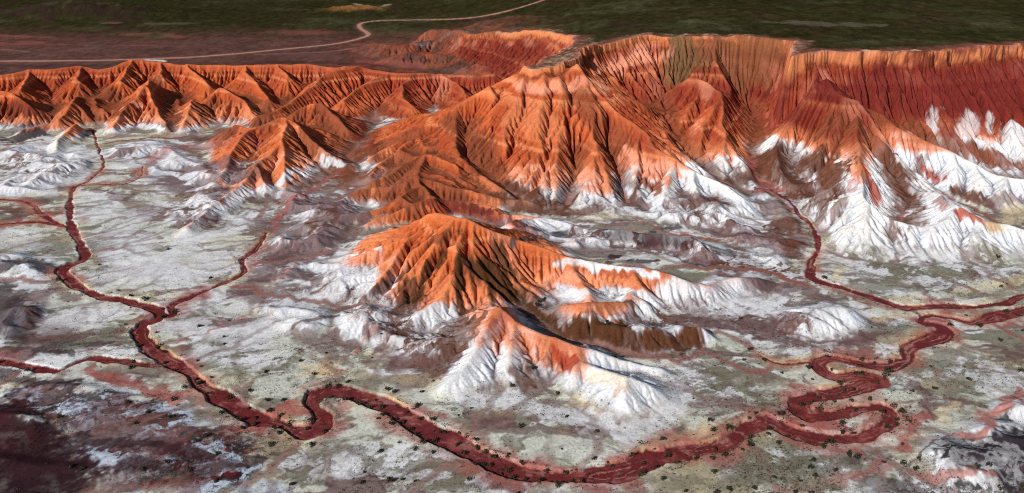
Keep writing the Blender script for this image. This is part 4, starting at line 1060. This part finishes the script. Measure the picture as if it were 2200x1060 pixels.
LAND = {0: ('ground', 'pale grey and white scrub flat crossed by the winding red dry river', 'ground'),
        1: ('plain', 'dark maroon and olive flat behind the red cliffs, crossed by a dirt road', 'plain'),
        2: ('mesa', 'tall red table land with ochre rim cliffs and fluted slopes', 'mesa'),
        3: ('river_bed', 'dark red dry river bed meandering between low pale banks', 'river bed'),
        4: ('dirt_road', 'pinkish dirt road bending across the dark flat behind the cliffs', 'road')}
LABELS = {
 'red range': 'long range of fluted red hills with white feet along the left, behind the pale flat',
 'red pyramid hill': 'largest red pyramid hill with thin pale bands in front of the left range',
 'small red pyramid hill': 'small steep red pyramid hill between two larger ones at the left range',
 'broad red pyramid hill': 'broad red pyramid hill with white foot, rightmost of the three by the left range',
 'scree hill': 'rounded dark red hill with a scree top between the left range and the banded hill',
 'banded red hill': 'orange hill with a white lower band and a long tail ridge toward the pale flat',
 'mesa spur': 'orange ridge fanning out leftward from the mesa toward the central mound',
 'low orange ridges': 'low folded orange ridges directly behind the central orange mound',
 'front spur': 'steep orange spur with triangular faces below the mesa tip',
 'white topped spur': 'orange ridge with long white foot running right and down from the mesa tip',
 'white cone hill': 'small white cone hill with a pink top at the foot of the mesa',
 'red island hill': 'separate red hill with a pinnacle standing in the bowl between both mesa cliffs',
 'red shoulder': 'narrow red shoulder ridge running off the left end of the right cliff',
 'knob hill': 'red ridge with a rocky knob and a long white apron before the right cliff',
 'white ridge': 'long fluted white ridge descending to the right edge below the cliff',
 'banded white hill': 'white foreground hill with red patches at the right edge',
 'white cone': 'white cone poking out of the red slope under the right cliff',
 'central mound': 'big orange mound in the middle with pink and white banded arms',
 'scrub block': 'dark brown scrubby block of hills right of the central mound',
 'pink knob': 'small pink knob at the foot of the central mound',
 'pale foreground hill': 'pale foreground ridge with pink top spreading in white fans',
 'fan knoll': 'low cream knoll with rill fans at the end of the pale foreground ridge',
 'broken red hill': 'broken red hill with fluted face between the left edge and the largest pyramid hill',
 'small red cone': 'tiny steep red cone just left of the largest pyramid hill',
 'cream footed hill': 'low cream and pink hill tail running onto the left white flat',
 'back red hills': 'gentle dark red hills behind the range, left of the mesa neck',
 'low badlands': 'low white and brown broken ground on the left flat',
 'dark badlands': 'dark maroon and blue broken ground in the near left corner',
 'blue badlands': 'dark slate and white broken ground in the near right corner'}
for i, nme in enumerate(HILLS):
    LAND[10 + i] = ('hill', LABELS[nme], 'hill')

SCRUB = np.clip((1 - HILLM) * .9 + .15, 0, 1) * (1 - BED * .8) 
if bpy:
    land = land_material()
    build_land(land)
    print('land built', round(time.time() - T0, 1))

# ------------------------------------------------------------------ shrubs
def leaf_material():
    m = bpy.data.materials.new('shrub_leaves'); m.use_nodes = True
    nt = m.node_tree; bs = nt.nodes['Principled BSDF']; bs.inputs['Roughness'].default_value = .9; bs.inputs['Specular IOR Level'].default_value = .1
    ge = nt.nodes.new('ShaderNodeNewGeometry'); n = nt.nodes.new('ShaderNodeTexNoise'); n.inputs['Scale'].default_value = 1.3
    nt.links.new(ge.outputs['Position'], n.inputs['Vector'])
    r = nt.nodes.new('ShaderNodeValToRGB'); r.color_ramp.elements[0].position = .35; r.color_ramp.elements[1].position = .7
    r.color_ramp.elements[0].color = (.016, .013, .009, 1); r.color_ramp.elements[1].color = (.060, .062, .026, 1)
    nt.links.new(n.outputs['Fac'], r.inputs[0]); nt.links.new(r.outputs[0], bs.inputs['Base Color'])
    return m

def shrub_verts(rng, w, h, n, lobes=4):
    """leaf clumps on several leaning lobes: verts (n*4,3)"""
    lc = np.stack([rng.normal(0, .30 * w, lobes), rng.normal(0, .30 * w, lobes), rng.uniform(.3, .6, lobes) * h], -1)
    k = rng.integers(0, lobes, n)
    d = rng.normal(size=(n, 3)); d /= np.linalg.norm(d, axis=1, keepdims=True)
    r = rng.uniform(.45, 1, n) ** .5
    c = lc[k] + d * r[:, None] * np.array([.30 * w, .30 * w, .42 * h])
    c[:, 2] = np.maximum(c[:, 2], .04 * h)
    a = rng.normal(size=(n, 3)); a /= np.linalg.norm(a, axis=1, keepdims=True)
    b = np.cross(a, d); b /= np.linalg.norm(b, axis=1, keepdims=True) + 1e-9
    s = (rng.uniform(.07, .15, n) * w)[:, None]
    return np.stack([c - a * s, c - b * s * .7, c + a * s, c + b * s * .7], 1).reshape(-1, 3)

def quads_mesh(name, co, mat):
    me = bpy.data.meshes.new(name); n = len(co) // 4
    me.vertices.add(n * 4); me.vertices.foreach_set('co', co.astype(np.float32).ravel())
    me.loops.add(n * 4); me.polygons.add(n)
    me.loops.foreach_set('vertex_index', np.arange(n * 4, dtype=np.int32)); me.polygons.foreach_set('loop_start', np.arange(n, dtype=np.int32) * 4)
    me.update(calc_edges=True); me.materials.append(mat)
    return me

SHRUBS = []      # (u, v, width in photo pixels)
for ox, oy, L_ in [
 (0, 530, [(908,135,7),(695,270,7),(670,372,5),(700,455,9),(858,347,8),(963,390,5),(860,517,6),(912,565,6),(797,608,9),(1070,618,10),(847,492,5),(510,190,5),(290,240,4),(245,357,4),(965,420,5),(640,268,3),(895,635,5),(985,320,4),(320,120,4),(430,80,4),(720,15,6),(560,265,4),(540,338,5)]),
 (550, 530, [(250,552,7),(400,580,9),(572,618,9),(598,624,9),(550,725,8),(525,744,6),(706,745,7),(720,738,6),(600,685,4),(802,800,8),(816,800,8),(875,803,7),(905,822,9),(940,833,10),(862,858,9),(612,846,5),(470,970,6),(568,1005,10),(590,1008,8),(635,1000,8),(680,1012,6),(940,938,7),(985,940,9),(1010,942,9),(1083,970,9),(1058,982,7),(320,647,8),(195,492,6),(300,458,5),(640,245,8),(1090,170,7),(495,480,4),(760,578,5),(515,660,5),(873,728,5),(925,697,5),(410,190,4),(535,380,5)]),
 (1100, 530, [(50,938,10),(225,975,10),(415,930,6),(430,948,7),(862,792,9),(610,873,6),(513,897,6),(998,488,6),(985,872,7),(1048,720,7),(1020,742,6),(700,978,4),(135,232,8),(120,240,7),(210,870,5),(540,890,4),(720,930,5),(85,765,4),(780,655,4),(980,310,5),(1040,355,4)]),
 (1650, 530, [(785,340,9),(998,407,7),(855,570,10),(388,548,9),(402,545,9),(270,530,7),(285,668,6),(505,662,4),(600,750,8),(360,808,7),(485,712,9),(225,655,8),(520,495,8),(575,450,6),(845,520,4),(695,515,5),(615,625,7),(340,895,10),(352,890,9),(378,910,10),(20,990,9),(135,1010,6),(650,917,7),(490,930,8),(1020,280,9),(1095,365,6),(330,620,8),(560,745,9),(555,770,8),(250,475,8),(400,487,8),(60,545,5),(195,573,6),(845,297,5),(455,500,5),(580,855,7),(1000,172,6),(985,50,7),(775,245,4)])]:
    SHRUBS += [(ox + a / 2, oy + b / 2, c) for a, b, c in L_]

def area_of(x, y, z):
    """the named stretch of land a shrub stands on"""
    e = float(sheet_at(river, x, y)); b = float(sheet_at(HILLM, x, y))
    u = 1100 + FPX * x / depth(x, y, z)
    v = 530 + FPX * math.tan(math.atan((CAM_H - z) / y) - PITCH)
    if v < 330: return 'on the red slopes of the mesa' if u > 1050 else 'on the red slopes of the left range'
    if e < 3.5:
        if u < 300: return 'beside the far left river bends'
        if u < 560: return 'beside the left river stretch'
        if u < 1000: return 'beside the hooked river bend'
        if u < 1250: return 'beside the long lower river curve'
        if u < 1600: return 'beside the river below the meanders'
        if v > 760: return 'beside the tight river meanders'
        return 'beside the right upper river stretch'
    if b > .5:
        if u < 850: return 'on the broken slopes left of the central mound'
        if u < 1230: return 'on the brown scree of the central mound'
        if u < 1600: return 'on the brown scrubby block right of the mound'
        return 'on the slopes of the white hills at right'
    if u < 500: return 'on the left pale flat'
    if u < 1000: return 'on the pale flat in front of the mound' if v > 700 else 'on the mauve flat left of the mound'
    if u < 1560: return 'on the pale flat below the fan knoll' if v > 760 else 'on the streaked flat behind the central mound'
    return 'on the pale flat right of the meanders' if v > 700 else 'on the grey flat below the white hills'

def sheet_at(A, x, y):
    j = int(np.clip(np.searchsorted(ROWS, y), 0, NR - 1)); i = int(np.clip(round((x / HW[j] + 1) / 2 * (NC - 1)), 0, NC - 1))
    return A[j, i]

def scatter(rng):
    """candidate places for further shrubs: (x, y, z, width)"""
    n = 260000
    v = rng.uniform(120, 1075, n); u = rng.uniform(-40, 2240, n)
    x, y = at(u, v, 0.0)
    j = np.clip(np.searchsorted(ROWS, y), 0, NR - 1); i = np.clip(np.rint((x / HW[j] + 1) / 2 * (NC - 1)), 0, NC - 1).astype(int)
    z = Z[j, i]; st = STEEP[j, i]; e = river[j, i]; hm = HILLM[j, i]; tp = TPI2[j, i]
    lum = ALB[j, i].mean(-1)
    cl = fbm(x / 28, y / 22, 4, 301)
    p = .10 + .5 * sstep(-.05, .35, cl) 
    p = p * np.where(hm > .5, np.where(tp < .2, 1.1, .06), 1.0) * sstep(.7, .3, st)
    p = np.where((e < 3.5) & (e > -1.5), .08 + .35 * sstep(.0, .35, fbm(x / 14, y / 14, 3, 303)), p)
    p = np.where(e < -1.5, .10, p)
    p = np.where((lum > .62), p * .12, p)
    p = np.where(y > 900, p * .25, p)
    k = rng.random(n) < p
    x, y, z, e, hm = x[k], y[k], z[k], e[k], hm[k]
    w = .38 + .75 * rng.random(len(x)) ** 4 
    w = w + np.where(e < 3.5, 1.5 * rng.random(len(x)) ** 3, 0) + np.where(hm > .5, .8 * rng.random(len(x)), 0) + 1.3 * rng.random(len(x)) ** 12
    return x, y, z, w

if bpy:
    leaf = leaf_material()
    rng = np.random.default_rng(5)
    protos = []
    for k in range(6):
        wv = shrub_verts(rng, 1.0, .62 + .12 * (k % 3), 150, 3 + k % 3)
        protos.append(quads_mesh('shrub', wv, leaf))
    placed = []
    for u, v, s in SHRUBS:
        x, y, z = hit2(u, v)
        placed.append((x, y, z, s * 1.15 * depth(x, y, z) / FPX))
    x, y, z, w = scatter(rng)
    app = w * FPX / depth(x, y, z)
    o_ = np.argsort(-app)
    nmore = 296 - len(placed)
    # spread the named ones: the largest first, no two on one spot
    rest = []
    for q in o_:
        if len(rest) < nmore and w[q] > .9 and all((x[q] - a[0]) ** 2 + (y[q] - a[1]) ** 2 > 16 for a in placed[-400:]):
            placed.append((float(x[q]), float(y[q]), float(z[q]), float(w[q]))); rest.append(q)
    keep = np.ones(len(x), bool); keep[rest] = False
    px_ = np.array(placed)
    areas = {}
    for i, (a, b, c, d) in enumerate(placed):
        areas.setdefault(area_of(a, b, c), []).append(i)
    labels = [None] * len(placed); groups = [None] * len(placed)
    ORD = ['', 'second ', 'third ', 'fourth ', 'fifth ', 'sixth ', 'seventh ', 'eighth ', 'ninth ', 'tenth ', 'eleventh ', 'twelfth ', 'thirteenth ', 'fourteenth ', 'fifteenth ',
           'sixteenth ', 'seventeenth ', 'eighteenth ', 'nineteenth ', 'twentieth ', 'twenty-first ', 'twenty-second ', 'twenty-third ', 'twenty-fourth ', 'twenty-fifth ', 'twenty-sixth ', 'twenty-seventh ', 'twenty-eighth ']
    for ar, ids in areas.items():
        big = lambda i: placed[i][3] * FPX / depth(*placed[i][:3])
        uu = lambda i: placed[i][0] / depth(*placed[i][:3])
        cls = {}
        for i in ids:
            a, b, c, d = placed[i]
            size = 'large' if d > 1.7 else ('middling' if d > 1.15 else 'small')
            if 'beside' in ar:
                e0 = float(sheet_at(river, a, b)); e1 = float(sheet_at(river, a, b + 2.5))
                side = 'in the bed, ' if e0 < -.3 else ('on the near bank, ' if e1 < e0 else 'on the far bank, ')
            else: side = ''
            cls.setdefault((size, side), []).append(i); groups[i] = 'dark shrubs ' + ar
        for (size, side), mem in cls.items():
            mem.sort(key=uu); n_ = len(mem)
            for k, i in enumerate(mem):
                if n_ == 1: labels[i] = 'only %s dark shrub %s%s' % (size, side, ar)
                elif k <= n_ // 2: labels[i] = '%sleftmost %s shrub %s%s' % (ORD[min(k, 27)], size, side, ar)
                else: labels[i] = '%srightmost %s shrub %s%s' % (ORD[min(n_ - 1 - k, 27)], size, side, ar)
    for i, (a, b, c, d) in enumerate(placed):
        o = link(bpy.data.objects.new('shrub', protos[i % 6]))
        o.location = (a, b, float(sheet_height(np.array([a]), np.array([b]))[0]) - .05 * d)
        o.scale = (d, d, d * (.8 + .3 * rng.random())); o.rotation_euler = (0, 0, rng.uniform(0, 6.28))
        o['label'] = labels[i]; o['category'] = 'shrub'; o['group'] = groups[i]
    # everything smaller: one carpet of tufts
    x, y, z, w = x[keep], y[keep], z[keep], w[keep]
    tufts = [shrub_verts(rng, 1.0, .6, 7, 2).reshape(-1, 3) * [1, 1, 1] for _ in range(40)]
    tufts = np.stack(tufts)
    kk = rng.integers(0, 40, len(x))
    tv = tufts[kk] * 1.0
    tv = (tv * 1.25) * w[:, None, None] + np.stack([x, y, z], -1)[:, None, :]
    o = link(bpy.data.objects.new('scrub_tufts', quads_mesh('scrub_tufts', tv.reshape(-1, 3), leaf)))
    o['kind'] = 'stuff'; o['label'] = 'tiny dark desert tufts speckling the pale flats and scree'; o['category'] = 'scrub'
    print('shrubs', len(placed), 'tufts', len(x), round(time.time() - T0, 1))
